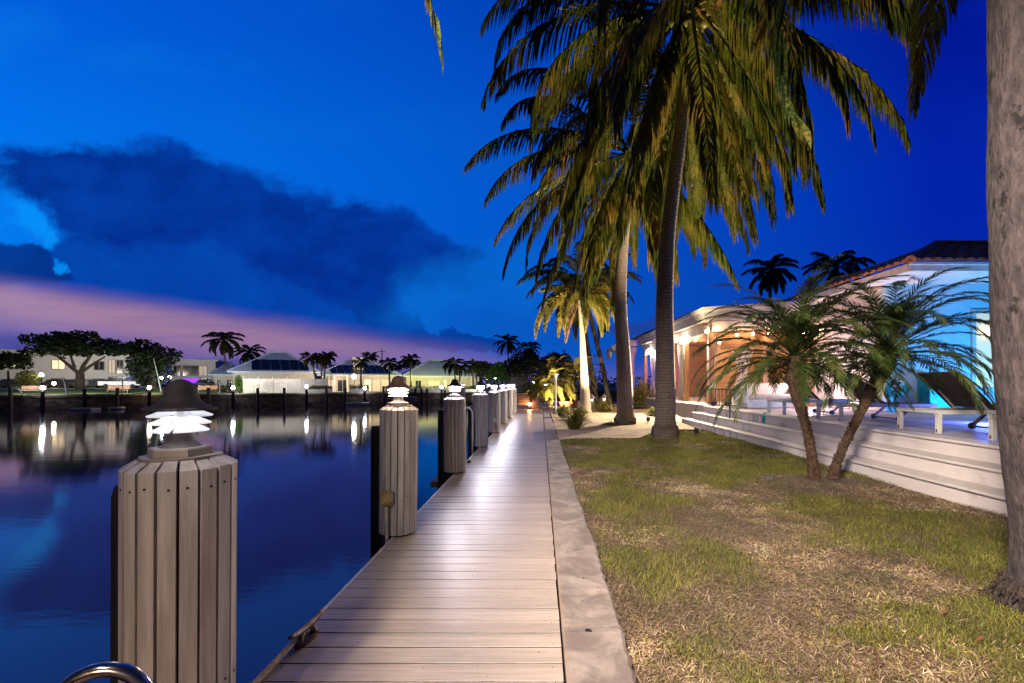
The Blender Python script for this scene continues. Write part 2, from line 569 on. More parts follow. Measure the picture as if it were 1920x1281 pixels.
sky = S.mix(S.m('MULTIPLY', inside, fadeU), sky, glow)
wisp = cloud([(600, 690, 300, 12, 4), (150, 655, 260, 14, 3), (1180, 600, 140, 20, -6)], -.2, .6, .8)
sky = S.mix(S.m('MULTIPLY', wisp, .5), sky, S.mix(uL, (.045, .048, .27), (.008, .028, .17)))
# the eastern half of the sky behind the viewer is already night
night = S.mix(S.ss(.0, .5, dz), (.030, .028, .055), (.0012, .006, .035))
sky = S.mix(S.ss(.04, .34, dy), night, sky)
# faint last sunlight from the atmosphere
nish = S.new('ShaderNodeTexSky')
try: nish.sky_type = 'NISHITA'
except Exception: pass
nish.sun_disc = False
nish.sun_elevation = R(-4)
nish.sun_rotation = R(-50)
addn = S.new('ShaderNodeMix', data_type='RGBA', blend_type='ADD')
addn.inputs[0].default_value = .002
S.put(addn.inputs[6], sky)
S.put(addn.inputs[7], nish.outputs[0])
S.put(bg.inputs[0], addn.outputs[2])
bg.inputs[1].default_value = 1.0

# ------------------------------------------------------------------ camera and render settings
cam = bpy.data.cameras.new('camera')
co = bpy.data.objects.new('camera', cam)
COL.objects.link(co)
co.location = (0, 0, H)
co.rotation_euler = (R(90), 0, 0)
cam.sensor_width = 36
cam.lens = F / 1920 * 36
cam.shift_x = -(VX - 960) / 1920
cam.shift_y = (VY - 640.5) / 1920
cam.clip_start = .05
cam.clip_end = 3000
sc.camera = co
sc.render.engine = 'CYCLES'
sc.view_settings.view_transform = 'Standard'
sc.view_settings.look = 'None'
sc.view_settings.exposure = 0
sc.view_settings.gamma = 1
cy = sc.cycles
cy.max_bounces = 7
cy.diffuse_bounces = 3
cy.glossy_bounces = 3
cy.transmission_bounces = 4
cy.transparent_max_bounces = 6
cy.sample_clamp_indirect = 2.5
cy.sample_clamp_direct = 0
cy.caustics_reflective = False
cy.caustics_refractive = False
cy.blur_glossy = .6
cy.use_denoising = True
try: cy.denoiser = 'OPENIMAGEDENOISE'
except Exception: pass


def lamp(name, loc, col, power, r=.05, typ='POINT', aim=None, cone=60, blend=.6, parent=None, size=None):
    d = bpy.data.lights.new(name, typ)
    d.color = col
    d.energy = power
    if typ in ('POINT', 'SPOT'): d.shadow_soft_size = r
    if typ == 'SPOT':
        d.spot_size = R(cone)
        d.spot_blend = blend
    if typ == 'AREA':
        d.shape = 'RECTANGLE'
        d.size, d.size_y = size
    o = bpy.data.objects.new(name, d)
    COL.objects.link(o)
    o.location = loc
    if aim is not None:
        o.rotation_euler = (Vector(aim) - Vector(loc)).to_track_quat('-Z', 'Y').to_euler()
    if parent is not None:
        o.parent = parent
        o.matrix_parent_inverse = Matrix.Translation(-Vector(parent.location))
    return o


# the last of the twilight: one very weak, very soft sun from the afterglow
lamp('sun', (-60, 80, 30), (1.0, .62, .62), .012, typ='SUN', aim=(0, 0, 0)).data.angle = R(40)
# ------------------------------------------------------------------ setting: water, land, boardwalk, kerb, lawn
WATER_Z = -1.7


def poly(name, pts, z, material):
    b = MB()
    b.add([(x, y, z) for x, y in pts], [tuple(range(len(pts)))])
    return structure(b.build(name, material))


m, nt, p, out = base_mat('canal_water')
v = nt.obj()
nz = nt.noise(nt.mapping(v, (.35, .9, 1)), 1.3, 3, .55)
nf = nt.noise(nt.mapping(v, (.8, 2.2, 1)), 2.4, 4, .6)
p.inputs['Base Color'].default_value = (.001, .006, .05, 1)
p.inputs['Roughness'].default_value = .06
p.inputs['IOR'].default_value = 1.62
p.inputs['Specular IOR Level'].default_value = .75
nt.put(p.inputs['Normal'], nt.bump(nt.m('ADD', nt.m('MULTIPLY', nz, .7), nt.m('MULTIPLY', nf, .35)), .10, .05))
poly('canal_water', [(-500, -60), (500, -60), (500, 700), (-500, 700)], WATER_Z, m)

# far bank: one sheet to the horizon behind the far seawall
poly('far_ground', [(-460, 82 - .455 * 460 + .3), (120, 82 + .455 * 120 + .3), (700, 900), (-900, 1400), (-1200, 300)], -.02, M['fargrass'])
# near land
poly('garden_ground', [(.125, -40), (90, -40), (90, 36.8), (.125, 36.8)], -.035, M['dirt'])
tp = MB()
tp.prism([(-1.45, 25.7), (7.5, 25.7), (7.5, 36.9), (-1.45, 36.9)], 'z', -.25, .004)
structure(tp.build('terrace_floor', M['pave']))

# near seawall below the kerb
b = MB()
b.box((.40, -1.6, -1.12), (.5, 54.6, 2.1))
tag(b.build('seawall', M['seawall']), 'stained concrete seawall under the boardwalk kerb', 'seawall')
b = MB()
b.box((3.0, 36.6, -1.12), (9.0, .4, 2.1))
tag(b.build('seawall', M['seawall']), 'seawall closing the far end of the paved terrace', 'seawall')

# boardwalk: cross boards with open gaps, bearer frame below
b = MB()
y = -4.0
i = 0
rng = random.Random(3)
while y < 25.6:
    w_ = .1442
    jl, jr = rng.uniform(-.003, .003), rng.uniform(-.004, .004)
    xl, xr = -1.372 + jl, .113 + jr
    z1 = rng.uniform(-.0012, .0012)
    e = .002                                    # eased edges
    y0, y1 = y + .0042, y + w_ - .0042
    prof = [(y0, -.028), (y1, -.028), (y1, z1 - e), (y1 - e, z1), (y0 + e, z1), (y0, z1 - e)]
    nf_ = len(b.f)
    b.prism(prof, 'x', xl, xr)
    for q_ in range(len(prof)):            # joint faces painted dark to stand in for shade in the gaps
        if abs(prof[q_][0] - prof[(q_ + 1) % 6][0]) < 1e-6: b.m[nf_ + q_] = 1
    y += w_
    i += 1
bw = structure(b.build('boardwalk', [M['deck'], M['joint_shade']]))
b = MB()
for x in (-1.31, -.9, -.4, .06): b.box((x, 10.8, -.105), (.05, 29.6, .15))
for yy in range(-3, 26, 3): b.box((-.63, yy + .01, -.26), (1.4, .09, .15))
b.build('joists', M['groove'], bw)
b = MB()
b.box((-1.3835, 10.8, -.075), (.022, 29.6, .155))
b.build('edge_trim', M['trim_white'], bw)
# screws near the board ends, and specks of grit tracked onto the boards
b = MB()
y = -4.0
while y < 9:
    for x in (-1.31, .06):
        for dy_ in (.035, .11):
            if rng.random() < .7: b.lathe([(.0001, .0016), (.0032, .0014), (.0032, .0)], 6, (x + rng.uniform(-.008, .008), y + dy_, .0))
    y += .1442
for _ in range(90):
    q_ = rng.uniform(.0018, .0045)
    b.lathe([(.0001, .003), (q_, .0015), (q_, .0)], 5, (rng.uniform(-1.3, .1), 1.9 + 7 * rng.random() ** 1.6, .0))
b.build('deck_screw', M['groove'], bw)

# concrete kerb: cast lengths with a chipped, wavering garden edge
m, nt, p, out = base_mat('kerb_concrete')
v = nt.obj()
a1 = nt.noise(v, 3.6, 7, .66, .5)
a2 = nt.noise(v, 34, 5, .65)
a3 = nt.noise(nt.mapping(v, (1, .5, 1), (7, 0, 0)), 1.1, 4, .6)
col = nt.mix(nt.ss(.36, .66, a1), (.165, .132, .118), (.34, .285, .255))
col = nt.mix(nt.m('MULTIPLY', nt.ss(.52, .72, a2), .5), col, (.22, .175, .16))
col = nt.mix(nt.m('MULTIPLY', nt.ss(.56, .64, a3), .55), col, (.17, .145, .14))
sep_ = nt.new('ShaderNodeSeparateXYZ')
nt.put(sep_.inputs[0], v)
edge = nt.ss(.115, .165, nt.m('ADD', sep_.outputs[0], nt.m('MULTIPLY', nt.m('SUBTRACT', a2, .5), .05)), 1, 0)
col = nt.mix(nt.m('MULTIPLY', edge, .5), col, (.30, .19, .12))
nt.put(p.inputs['Base Color'], col)
p.inputs['Roughness'].default_value = .85
nt.put(p.inputs['Normal'], nt.bump(nt.m('ADD', nt.m('MULTIPLY', a1, .6), a2), .5, .006))
b = MB()
ks = [-4.0, -1.2, 2.65, 3.06, 5.0, 7.2, 9.4, 11.6, 13.9, 16.2, 18.5, 20.8, 23.2, 25.68]
for k0, k1 in zip(ks, ks[1:]):
    n = max(3, int((k1 - k0) / .06))
    dz = rng.uniform(-.004, .004)
    vs, fs = [], []
    for i in range(n + 1):
        t = k0 + .006 + (k1 - k0 - .012) * i / n
        wob = .006 * math.sin(t * 5.1) + .009 * math.sin(t * 1.7 + 1) + rng.uniform(-.006, .006)
        inset = .010 if i in (0, n) else 0
        for (x, z) in ((.124, -.06), (.124, .018 + dz - inset), (.135, .028 + dz - inset), (.455 + wob, .030 + dz - inset), (.474 + wob, .014 + dz - inset), (.478 + wob, -.2)):
            vs.append((x, t, z))
    for i in range(n):
        for k in range(5):
            a = i * 6 + k
            fs.append((a, a + 6, a + 7, a + 1))
    fs.append((0, 1, 2, 3, 4, 5))
    fs.append(tuple(reversed([n * 6 + k for k in range(6)])))
    b.add(vs, fs)
kb = structure(b.build('kerb', m))
b = MB()
for (x, y_, r_) in ((.27, 2.60, .016), (.285, 2.59, .008), (.31, 3.3, .008), (.27, 2.95, .005), (.30, 4.7, .008)):
    b.lathe([(.0001, .0325), (r_ * .8, .0325), (r_, .0335), (r_ * 1.25, .0318)], 10, (x, y_, 0))
b.build('chipped_pit', M['groove'], kb)

# lawn soil sheet
m, nt, p, out = base_mat('lawn_soil')
v = nt.obj()
a1 = nt.noise(v, 1.4, 5, .6)
a2 = nt.noise(v, 28, 5, .7)
col = nt.mix(nt.ss(.3, .7, a2), (.05, .032, .022), (.17, .115, .072))
col = nt.mix(nt.m('MULTIPLY', nt.ss(.5, .62, a1), .6), col, (.07, .085, .02))
nt.put(p.inputs['Base Color'], col)
p.inputs['Roughness'].default_value = .95
nt.put(p.inputs['Normal'], nt.bump(a2, .9, .03))


def bumpy(x, y): return .012 * math.sin(x * 2.3 + y * .9) + .009 * math.sin(y * 2.9 - x * 1.3) + .035 * max(0, 1 - math.hypot(x - 4.1, y - 6.7) / 1.1)


b = MB()
b.sheet(.487, 5.06, -2, 14.2, -.004, 50, 150, bumpy)
structure(b.build('lawn', m, smooth=True))

# pale gravel bed under the palms
m, nt, p, out = base_mat('crushed_shell_gravel')
v = nt.obj()
vo = nt.new('ShaderNodeTexVoronoi')
nt.put(vo.inputs['Vector'], v)
vo.inputs['Scale'].default_value = 26
a1 = nt.noise(v, .9, 4, .6)
col = nt.mix(nt.ss(.0, 1, nt.noise(vo.outputs['Position'], 60, 0)), (.24, .15, .085), (.66, .54, .38))
col = nt.mix(nt.m('MULTIPLY', nt.ss(.48, .66, a1), .7), col, (.26, .165, .09))
nt.put(p.inputs['Base Color'], col)
p.inputs['Roughness'].default_value = .9
nt.put(p.inputs['Normal'], nt.bump(vo.outputs['Distance'], .7, .02))


def gz(x, y): return .03 * math.sin(x * 1.9 + y * .7) + .02 * math.sin(y * 1.6 - x) + .10 * max(0, min(1, (x - 2.5) / 3)) * max(0, min(1, (y - 15) / 5))


b = MB()
vs, fs = [], []
nx, ny = 40, 50
for j in range(ny + 1):
    for i in range(nx + 1):
        x = .47 + (9.0 - .47) * i / nx
        y0 = 11.3 + .95 * max(0, min(1, (x - .5) / 2.3)) + .28 * math.sin(x * 1.9) + (1.6 if x > 3.6 else 1.6 * max(0, (x - 2.6)))
        y_ = y0 + (28.0 - y0) * j / ny
        vs.append((x, y_, .034 + gz(x, y_) * min(1, j / 10)))
for j in range(ny):
    for i in range(nx):
        a = j * (nx + 1) + i
        fs.append((a, a + 1, a + nx + 2, a + nx + 1))
b.add(vs, fs)
structure(b.build('gravel_bed', m, smooth=True))

# ------------------------------------------------------------------ grass blades
rs = np.random.RandomState(11)


def smooth_noise(x, y, s, seed):
    r = np.random.RandomState(seed)
    g = r.rand(64, 64)
    X, Y = x * s, y * s
    xi, yi = np.floor(X).astype(int), np.floor(Y).astype(int)
    fx, fy = X - xi, Y - yi
    fx, fy = fx * fx * (3 - 2 * fx), fy * fy * (3 - 2 * fy)
    a = g[xi % 64, yi % 64] * (1 - fx) + g[(xi + 1) % 64, yi % 64] * fx
    c = g[xi % 64, (yi + 1) % 64] * (1 - fx) + g[(xi + 1) % 64, (yi + 1) % 64] * fx
    return a * (1 - fy) + c * fy


def green_mask(x, y):
    n = .5 * smooth_noise(x, y, 1.1, 1) + .32 * smooth_noise(x, y, 2.7, 2) + .2 * smooth_noise(x, y, 7.0, 3)
    g = n - .63 + .07 * np.clip((y - 6) / 3, 0, 1)
    # (photo px, photo py, radius px, weight): where the photograph's turf is green or bare
    for px, py, rx, ry, wgt in ((1190, 955, 95, 45, .30), (1170, 905, 60, 22, .22), (1110, 865, 60, 14, .2), (1330, 870, 190, 20, .16), (1450, 855, 110, 28, .24), (1720, 1010, 260, 75, .34), (1560, 985, 120, 40, .12),
                                (1190, 1060, 60, 30, .25), (1350, 1045, 40, 22, .22), (1300, 1215, 75, 40, .26), (1620, 1195, 75, 28, .22), (1840, 1140, 75, 70, .30), (1500, 1030, 60, 25, .16), (1270, 815, 240, 16, .28), (1560, 950, 60, 16, .18),
                                (1420, 1150, 260, 60, -.16), (1560, 1250, 300, 50, -.12), (1400, 960, 120, 60, -.22), (1150, 1110, 60, 60, -.15), (1700, 1110, 180, 30, -.2), (1560, 915, 120, 18, -.4), (1230, 870, 70, 16, -.1)):
        Yc = F * H / (py - VY)
        Xc = wx(px, Yc)
        ax = rx / F * Yc
        ay = ry / (py - VY) * Yc
        g = g + wgt * np.exp(-((x - Xc) / ax) ** 2 - ((y - Yc) / ay) ** 2)
    return g


N = 260000
yy = 1.9 * np.exp(rs.rand(N) * math.log(13.6 / 1.9))
xx = .474 + rs.rand(N) * (5.04 - .474)
keep = xx < 1.2 * yy + .9
y0 = 11.3 + .95 * np.clip((xx - .5) / 2.3, 0, 1) + .28 * np.sin(xx * 1.9) + np.where(xx > 3.6, 1.6, 1.6 * np.maximum(0, xx - 2.6))
keep &= yy < y0 + .1 * rs.randn(N)
bare = np.exp(-((xx - 4.15) / .75) ** 2 - ((yy - 6.55) / .42) ** 2)
keep &= rs.rand(N) > bare * 1.15
thin = smooth_noise(xx, yy, 3.5, 9)
keep &= rs.rand(N) > np.clip((.36 - thin) * 2.2, 0, .8)
xx, yy = xx[keep], yy[keep]
n = len(xx)
g = green_mask(xx, yy) + rs.randn(n) * .07
gr = 1 / (1 + np.exp(-g * 34))
gr = np.clip(gr, 0, 1)
isg = rs.rand(n) < gr
scale_w = np.maximum(1, yy / 4.2)
ln = np.where(isg, .024 + .034 * rs.rand(n), .016 + .040 * rs.rand(n)) * (1 + .12 * (scale_w - 1))
wd = (.0018 + .0027 * rs.rand(n)) * scale_w
el = np.where(isg, np.radians(28 + 50 * rs.rand(n)), np.radians(2 + 48 * rs.rand(n) ** 1.6))
az = rs.rand(n) * 2 * PI
bend = np.where(isg, -.7, -.9) * rs.rand(n)
zb = .0 + .012 * np.sin(xx * 2.3 + yy * .9) + .009 * np.sin(yy * 2.9 - xx * 1.3) + np.where(isg, .004, .004 + .014 * rs.rand(n))
zb += .035 * np.maximum(0, 1 - np.hypot(xx - 4.1, yy - 6.7) / 1.1)
base = np.stack([xx, yy, zb], 1)
d1 = np.stack([np.cos(az) * np.cos(el), np.sin(az) * np.cos(el), np.sin(el)], 1)
el2 = el + bend
d2 = np.stack([np.cos(az) * np.cos(el2), np.sin(az) * np.cos(el2), np.sin(el2)], 1)
tw = rs.randn(n) * .5
sd = np.stack([-np.sin(az + tw), np.cos(az + tw), .3 * rs.randn(n)], 1)
midp = base + d1 * (ln * .55)[:, None]
tip = midp + d2 * (ln * .45)[:, None]
tip[:, 2] = np.maximum(tip[:, 2], .004)
hw = (wd * .5)[:, None]
V5 = np.stack([base - sd * hw * .8, base + sd * hw * .8, midp + sd * hw, midp - sd * hw, tip], 1).reshape(-1, 3)
t_ = rs.rand(n)
gcol = np.stack([.085 + .15 * t_, .10 + .115 * t_, .014 + .018 * t_], 1)
t2 = rs.rand(n)
t2 = t2 ** 1.5
dcol = np.stack([.14 + .44 * t2, .09 + .34 * t2, .055 + .23 * t2], 1)
yel = (rs.rand(n) < .14)[:, None]
dcol = np.where(yel, np.stack([.24 + .14 * t2, .22 + .12 * t2, .05 + .03 * t2], 1), dcol)
redb = (rs.rand(n) < .13)[:, None]
dcol = np.where(redb, np.stack([.13 + .06 * t2, .06 + .03 * t2, .04 + .02 * t2], 1), dcol)
dcol = dcol * (.5 + 1.0 * smooth_noise(xx, yy, 2.1, 5) * smooth_noise(xx, yy, 6.3, 6) * 2.2)[:, None]
gcol = gcol * (.7 + .6 * smooth_noise(xx, yy, 4.0, 8))[:, None]
bc = np.where(isg[:, None], gcol, np.clip(dcol, 0, .7))
me = bpy.data.meshes.new('grass')
me.vertices.add(n * 5)
me.vertices.foreach_set('co', V5.astype(np.float32).ravel())
idx = (np.arange(n) * 5)[:, None]
loops = np.concatenate([idx + np.array([[0, 1, 2, 3]]), idx + np.array([[3, 2, 4]])], 1).ravel()
me.loops.add(len(loops))
me.loops.foreach_set('vertex_index', loops.astype(np.int32))
me.polygons.add(n * 2)
ls = np.stack([np.arange(n) * 7, np.arange(n) * 7 + 4], 1).ravel()
me.polygons.foreach_set('loop_start', ls.astype(np.int32))
ca = me.color_attributes.new('tint', 'FLOAT_COLOR', 'POINT')
ca.data.foreach_set('color', np.repeat(np.concatenate([bc, np.ones((n, 1))], 1), 5, axis=0).astype(np.float32).ravel())
me.update(calc_edges=True)
m, nt, p, out = base_mat('grass_blade')
at_ = nt.new('ShaderNodeAttribute')
at_.attribute_name = 'tint'
nt.put(p.inputs['Base Color'], at_.outputs['Color'])
p.inputs['Roughness'].default_value = .6
tr = nt.new('ShaderNodeBsdfTranslucent')
nt.put(tr.inputs[0], at_.outputs['Color'])
mx = nt.new('ShaderNodeMixShader')
mx.inputs[0].default_value = .25
nt.l.new(p.outputs[0], mx.inputs[1])
nt.l.new(tr.outputs[0], mx.inputs[2])
nt.l.new(mx.outputs[0], out.inputs[0])
me.materials.append(m)
GRASS_MAT = m
go = bpy.data.objects.new('grass', me)
COL.objects.link(go)
tag(go, 'patchy green and straw dry lawn grass beside the kerb', 'grass', kind='stuff')

# fallen leaves and stones in the turf
for k, (px, py, c) in enumerate(((1768, 1157, M['rust']), (1836, 1208, M['rust']))):
    Y = F * H / (py - VY)
    b = MB()
    q = [(-.03, 0), (-.012, .014), (.015, .012), (.034, 0), (.012, -.015), (-.015, -.011)]
    b.add([(x, y_, .03 + .012 * math.sin(x * 60)) for x, y_ in q] + [(0, 0, .034)], [(i, (i + 1) % 6, 6) for i in range(6)])
    tag(b.build('fallen_leaf', c, loc=(wx(px, Y), Y, 0)), ['curled red-brown leaf lying on the dry turf', 'curled red-brown leaf close to the big trunk roots'][k], 'leaf')
stone = mat('lawn_stone', (.12, .11, .105), (.06, .055, .05), 12, .9, .5)
for k, (px, py, r_) in enumerate(((1441, 903, .07), (1358, 960, .018), (1395, 985, .02))):
    Y = F * H / (py - VY)
    b = MB()
    b.ball((0, 0, 0), r_, 12, 8, (1.2, .9, .8))
    for i, q in enumerate(b.v): b.v[i] = tuple(c * (1 + .12 * math.sin(i * 1.7)) for c in q)
    tag(b.build('stone', stone, loc=(wx(px, Y), Y, r_ * .55), smooth=True), ['rounded grey rock in the grass before the twin date palms', 'small pale pebble in the dry turf', 'small dull pebble beside a green tuft of turf'][k], 'stone')
# ------------------------------------------------------------------ pilings, their lamps, fender piles, dock hardware
def stave_wrap(n, r, z0, z1, rnd):
    b = MB()
    for k in range(n):
        a = 2 * PI * (k + .5) / n
        half = PI / n * r * .83
        zz = z1 - rnd.uniform(0, .006)
        ca, sa = math.cos(a), math.sin(a)

        def P(rr, t, z): return (rr * ca - t * sa, rr * sa + t * ca, z)
        ro, ri, rc = r, r - .024, r * .74
        rb = r * .985
        hc = half * .74
        vs = [P(rb, -half, z0), P(rb, half, z0), P(ro, half, zz - .03), P(ro, -half, zz - .03), P(rc, hc, zz), P(rc, -hc, zz),
              P(ri, -half, z0), P(ri, half, z0), P(ri * .97, half * .96, zz - .034), P(ri * .97, -half * .96, zz - .034), P(rc * .97, hc, zz - .03), P(rc * .97, -hc, zz - .03)]
        fs = [(0, 1, 2, 3), (3, 2, 4, 5), (1, 7, 8, 2), (6, 0, 3, 9), (2, 8, 10, 4), (9, 3, 5, 11), (5, 4, 10, 11), (7, 6, 9, 8), (9, 11, 10, 8), (0, 6, 7, 1)]
        b.cur = 0
        b.add(vs, fs)
        b.cur = 1
        for zn in (zz - .085 - rnd.uniform(0, .012), z0 + .34 + rnd.uniform(-.02, .02)):
            c = P(ro + .001, rnd.uniform(-.006, .006), zn)
            M_ = Matrix.Rotation(a, 3, 'Z')
            b.box(c, (.003, .007, .007), M=M_)
    return b


WARM, COOL, LILAC = (1.0, .60, .38), (.86, .90, 1.0), (.90, .84, 1.0)
def louvre_mat(name, col, s):
    """frosted louvre plastic: lets the lamp inside shine through and glows itself"""
    m, nt, p, out = base_mat(name)
    p.inputs['Base Color'].default_value = (.8, .8, .8, 1)
    p.inputs['Emission Color'].default_value = (*col, 1)
    p.inputs['Emission Strength'].default_value = s
    tr = nt.new('ShaderNodeBsdfTransparent')
    mx = nt.new('ShaderNodeMixShader')
    mx.inputs[0].default_value = .5
    nt.l.new(tr.outputs[0], mx.inputs[1])
    nt.l.new(p.outputs[0], mx.inputs[2])
    nt.l.new(mx.outputs[0], out.inputs[0])
    return m


E_COOL = louvre_mat('cool_louvre_glow', COOL, .62)
E_LILAC = louvre_mat('lilac_louvre_glow', (.93, .88, 1.0), 3.6)
E_WARM = louvre_mat('warm_louvre_glow', (1.0, .74, .52), 3.0)


def make_piling(label, seed, group=None):
    rnd = random.Random(seed)
    t = thing('dock_piling', label, 'piling', group=group)
    stave_wrap(18, .178, .02, 1.225, rnd).build('slat_wrap', [M['wrap'], M['groove']], t)
    b = MB()
    b.lathe([(.0001, 1.19), (.150, 1.19), (.152, .0), (.152, -2.4)], 20)
    b.build('timber_core', M['groove'], t)
    b = MB()
    ring = [(r_ * (1 + .04 * math.sin(k * 2.1)), k) for k, r_ in enumerate([.128] * 18)]
    vs = [(r_ * math.cos(2 * PI * k / 18), r_ * math.sin(2 * PI * k / 18), 1.231) for r_, k in ring]
    vs += [(x, y, 1.2) for x, y, _ in vs]
    b.add(vs, [tuple(range(18))] + [(k + 18, (k + 1) % 18 + 18, (k + 1) % 18, k) for k in range(18)])
    b.build('top_cap', M['capwood'], t)
    return t


def make_lamp(label, E, dome, group='louvred lamps on the piling tops'):
    t = thing('piling_lamp', label, 'lamp', group=group)
    b = MB()
    b.lathe([(.0001, .025), (.098, .025), (.103, .02), (.105, .0)], 6, (0, 0, .0005))
    b.build('base_plate', M['capwood'], t)
    b = MB()
    b.lathe([(.070, .026), (.056, .034), (.048, .045), (.044, .06), (.043, .078)], 24)
    b.build('column', M['lamp_grey'], t, smooth=True)
    for k in range(3):
        z = .078 + .024 * k
        ri, ro = .050, .090 + .006 * k
        b = MB()
        for q in range(2):                       # two halves with a slim gap fore and aft
            a0, a1 = -PI / 2 + PI * q + .06, PI / 2 + PI * q - .06
            b.lathe([(ro, z - .004), (ro, z), (ri, z + .019), (ri, z + .011), (ro, z - .004)], 8, a0=a0, a1=a1)
        b.build('louvre', E, t)
    b = MB()
    b.lathe([(.012, .078), (.012, .146)], 10)
    b.build('inner_post', M['black'], t)
    b = MB()
    b.lathe([(.045, .140), (.134, .1415), (.137, .1435), (.135, .148), (.112, .154), (.088, .163), (.072, .176), (.064, .192), (.059, .208), (.050, .222), (.034, .233), (.016, .239), (.0001, .241)], 28)
    dm = b.build('dome', dome, t, smooth=True)
    if dome is M['smoked']: dm.scale = (.86, .86, 1)
    return t


def lamp_bulb(t, col, power):
    q = t.location
    return lamp('lamp_bulb', (q.x, q.y, q.z + .125), col, power, .05, parent=t)


SPOTS = [(-1.385, 1.75), (-1.385, 4.42), (-1.405, 7.45), (-1.385, 10.45), (-1.375, 13.45), (-1.375, 16.4), (-1.37, 19.4), (-1.37, 22.4), (-1.385, -1.5)]
PL = ['big grey slatted piling standing beside the steel ladder hoop', 'grey slatted piling carrying the yellow junction box', 'warm brown slatted piling, third along the boardwalk edge', 'pale grey slatted piling beside the white ladder handles',
      'slatted piling with the vertical pipe, fifth along the boardwalk', 'slim far slatted piling, sixth along the boardwalk', 'slatted piling beside the upright cleat, seventh along the boardwalk', 'last slatted piling of the row before the terrace', 'slatted piling outside the picture behind the viewer']
LL = ['cool white louvred lamp on the big piling by the ladder hoop', 'warm white louvred lamp on the piling with the junction box', 'white louvred lamp on the warm brown third piling', 'white louvred lamp on the pale fourth piling', 'white louvred lamp on the fifth piling', 'white louvred lamp on the sixth piling',
      'white louvred lamp on the seventh piling', 'white louvred lamp on the last piling before the terrace', 'louvred lamp on the piling behind the viewer']
protoP = make_piling(PL[0], 5)
LAMPS = {'cool': make_lamp(LL[0], E_COOL, M['smoked']), 'warm': make_lamp(LL[1], E_WARM, M['lamp_lit']), 'lilac': make_lamp(LL[2], E_LILAC, M['lamp_grey'])}
used = set()
for k, (x, y) in enumerate(SPOTS):
    if k == 0: o = protoP
    else:
        o = dup(protoP)
    o['label'] = PL[k]
    o['group'] = 'slatted pilings along the boardwalk'
    dzp = -.062 if k == 0 else 0
    o.location = (x, y, dzp)
    o.rotation_euler = (.006 * math.sin(k * 2.3), .008 * math.sin(k * 1.7 + .5), .33 * k + .08)
    kind = 'cool' if k == 0 else 'warm' if k in (1, 8) else 'lilac'
    l = LAMPS[kind] if kind not in used else dup(LAMPS[kind])
    used.add(kind)
    l['label'] = LL[k]
    l.location = (x, y, 1.2315 + dzp)
    l.scale = (1, 1, 1.2)
    l.rotation_euler = (0, 0, .35 if k == 0 else .1 * k)
    lamp_bulb(l, {'cool': COOL, 'warm': (1.0, .70, .47), 'lilac': (.93, .88, 1.0)}[kind], {'cool': 1.6, 'warm': 75, 'lilac': 150}[kind] if k != 8 else 420)

FL_ = ['black fender pile against the big grey piling', 'black fender pile behind the piling with the junction box', 'black fender pile behind the warm brown piling', 'dark fender pile behind the fourth piling near the white ladder', 'dark fender pile behind the fifth piling']
for k in range(5):
    x, y = SPOTS[k]
    b = MB()
    r_ = .085
    prof = [(0, 0)]
    b.tube([(0, 0, -2.3), (0, 0, .2), (0, 0, .99), (0, 0, 1.03)], [r_ * 1.05, r_, r_ * .97, r_ * .85], 14)
    tag(b.build('fender_pile', M['fender'], smooth=False, loc=(x - (.27 if k == 0 else .225), y + .12, -.01 * k)), FL_[k], 'fender pile', 'dark fender piles on the water side')

# junction box and conduit on the second piling
t = thing('junction_box', 'weathered yellow junction box with white conduit on a grey piling', 'junction box', (-1.43, 4.21, .38))
b = MB()
b.box((0, 0, 0), (.088, .06, .125))
b.box((0, -.033, .0), (.078, .008, .112))
b.build('housing', M['box_yellow'], t, bevel=.006)
b = MB()
b.box((.052, 0, .015), (.03, .045, .09))
b.build('side_cover', M['capwood'], t, bevel=.005)
b = MB()
b.tube([(.0, .0, -.06), (.0, .0, -.2), (.006, .0, -.34), (.004, .004, -.62)], .016, 10)
b.build('conduit', M['pvc'], t, smooth=True)
# pipe and outlet on the fifth piling
t = thing('power_pedestal', 'slim brown pipe with a pale outlet box on the fifth piling', 'outlet', (SPOTS[4][0] + .05, SPOTS[4][1] - .215, .03))
b = MB()
b.box((0, 0, .62), (.055, .05, 1.0))
b.build('pipe', M['galv'], t)
b = MB()
b.box((0, -.01, .36), (.11, .07, .15))
b.build('outlet_box', M['pvc'], t, bevel=.01)


# cleats
def make_cleat(label, loc, rz, group=None, size=1.0):
    t = thing('dock_cleat', label, 'cleat', loc, rz, group)
    t.scale = (size,) * 3
    b = MB()
    b.tube([(-.135, 0, .085), (-.11, 0, .074), (-.06, 0, .068), (0, 0, .066), (.06, 0, .068), (.11, 0, .076), (.138, 0, .09)], [.008, .012, .0145, .016, .0145, .012, .008], 10)
    b.build('horn', M['galv'], t, smooth=True)
    for s in (-1, 1):
        b = MB()
        b.tube([(s * .062, 0, .008), (s * .05, 0, .03), (s * .036, 0, .062)], [.019, .013, .013], 10)
        b.build('foot', M['galv'], t, smooth=True)
    b = MB()
    pts = [(.085 * math.cos(a) * 1.05, .032 * math.sin(a), .0065) for a in [2 * PI * k / 20 for k in range(20)]]
    b.prism([(p_[0], p_[1]) for p_ in pts], 'z', .001, .013)
    b.build('base', M['rust'], t)
    return t


make_cleat('galvanised cleat on rusty base holding a rope at the boardwalk edge', (-1.315, 2.56, .0), R(84), 'cleats on the boardwalk edge', 1.12)
make_cleat('dark cleat on the boardwalk edge past the warm brown piling', (-1.31, 8.35, .0), R(88), 'cleats on the boardwalk edge')
make_cleat('small upright-looking cleat on the boardwalk edge by the seventh piling', (-1.30, 19.05, .0), R(86), 'cleats on the boardwalk edge', 1.6)
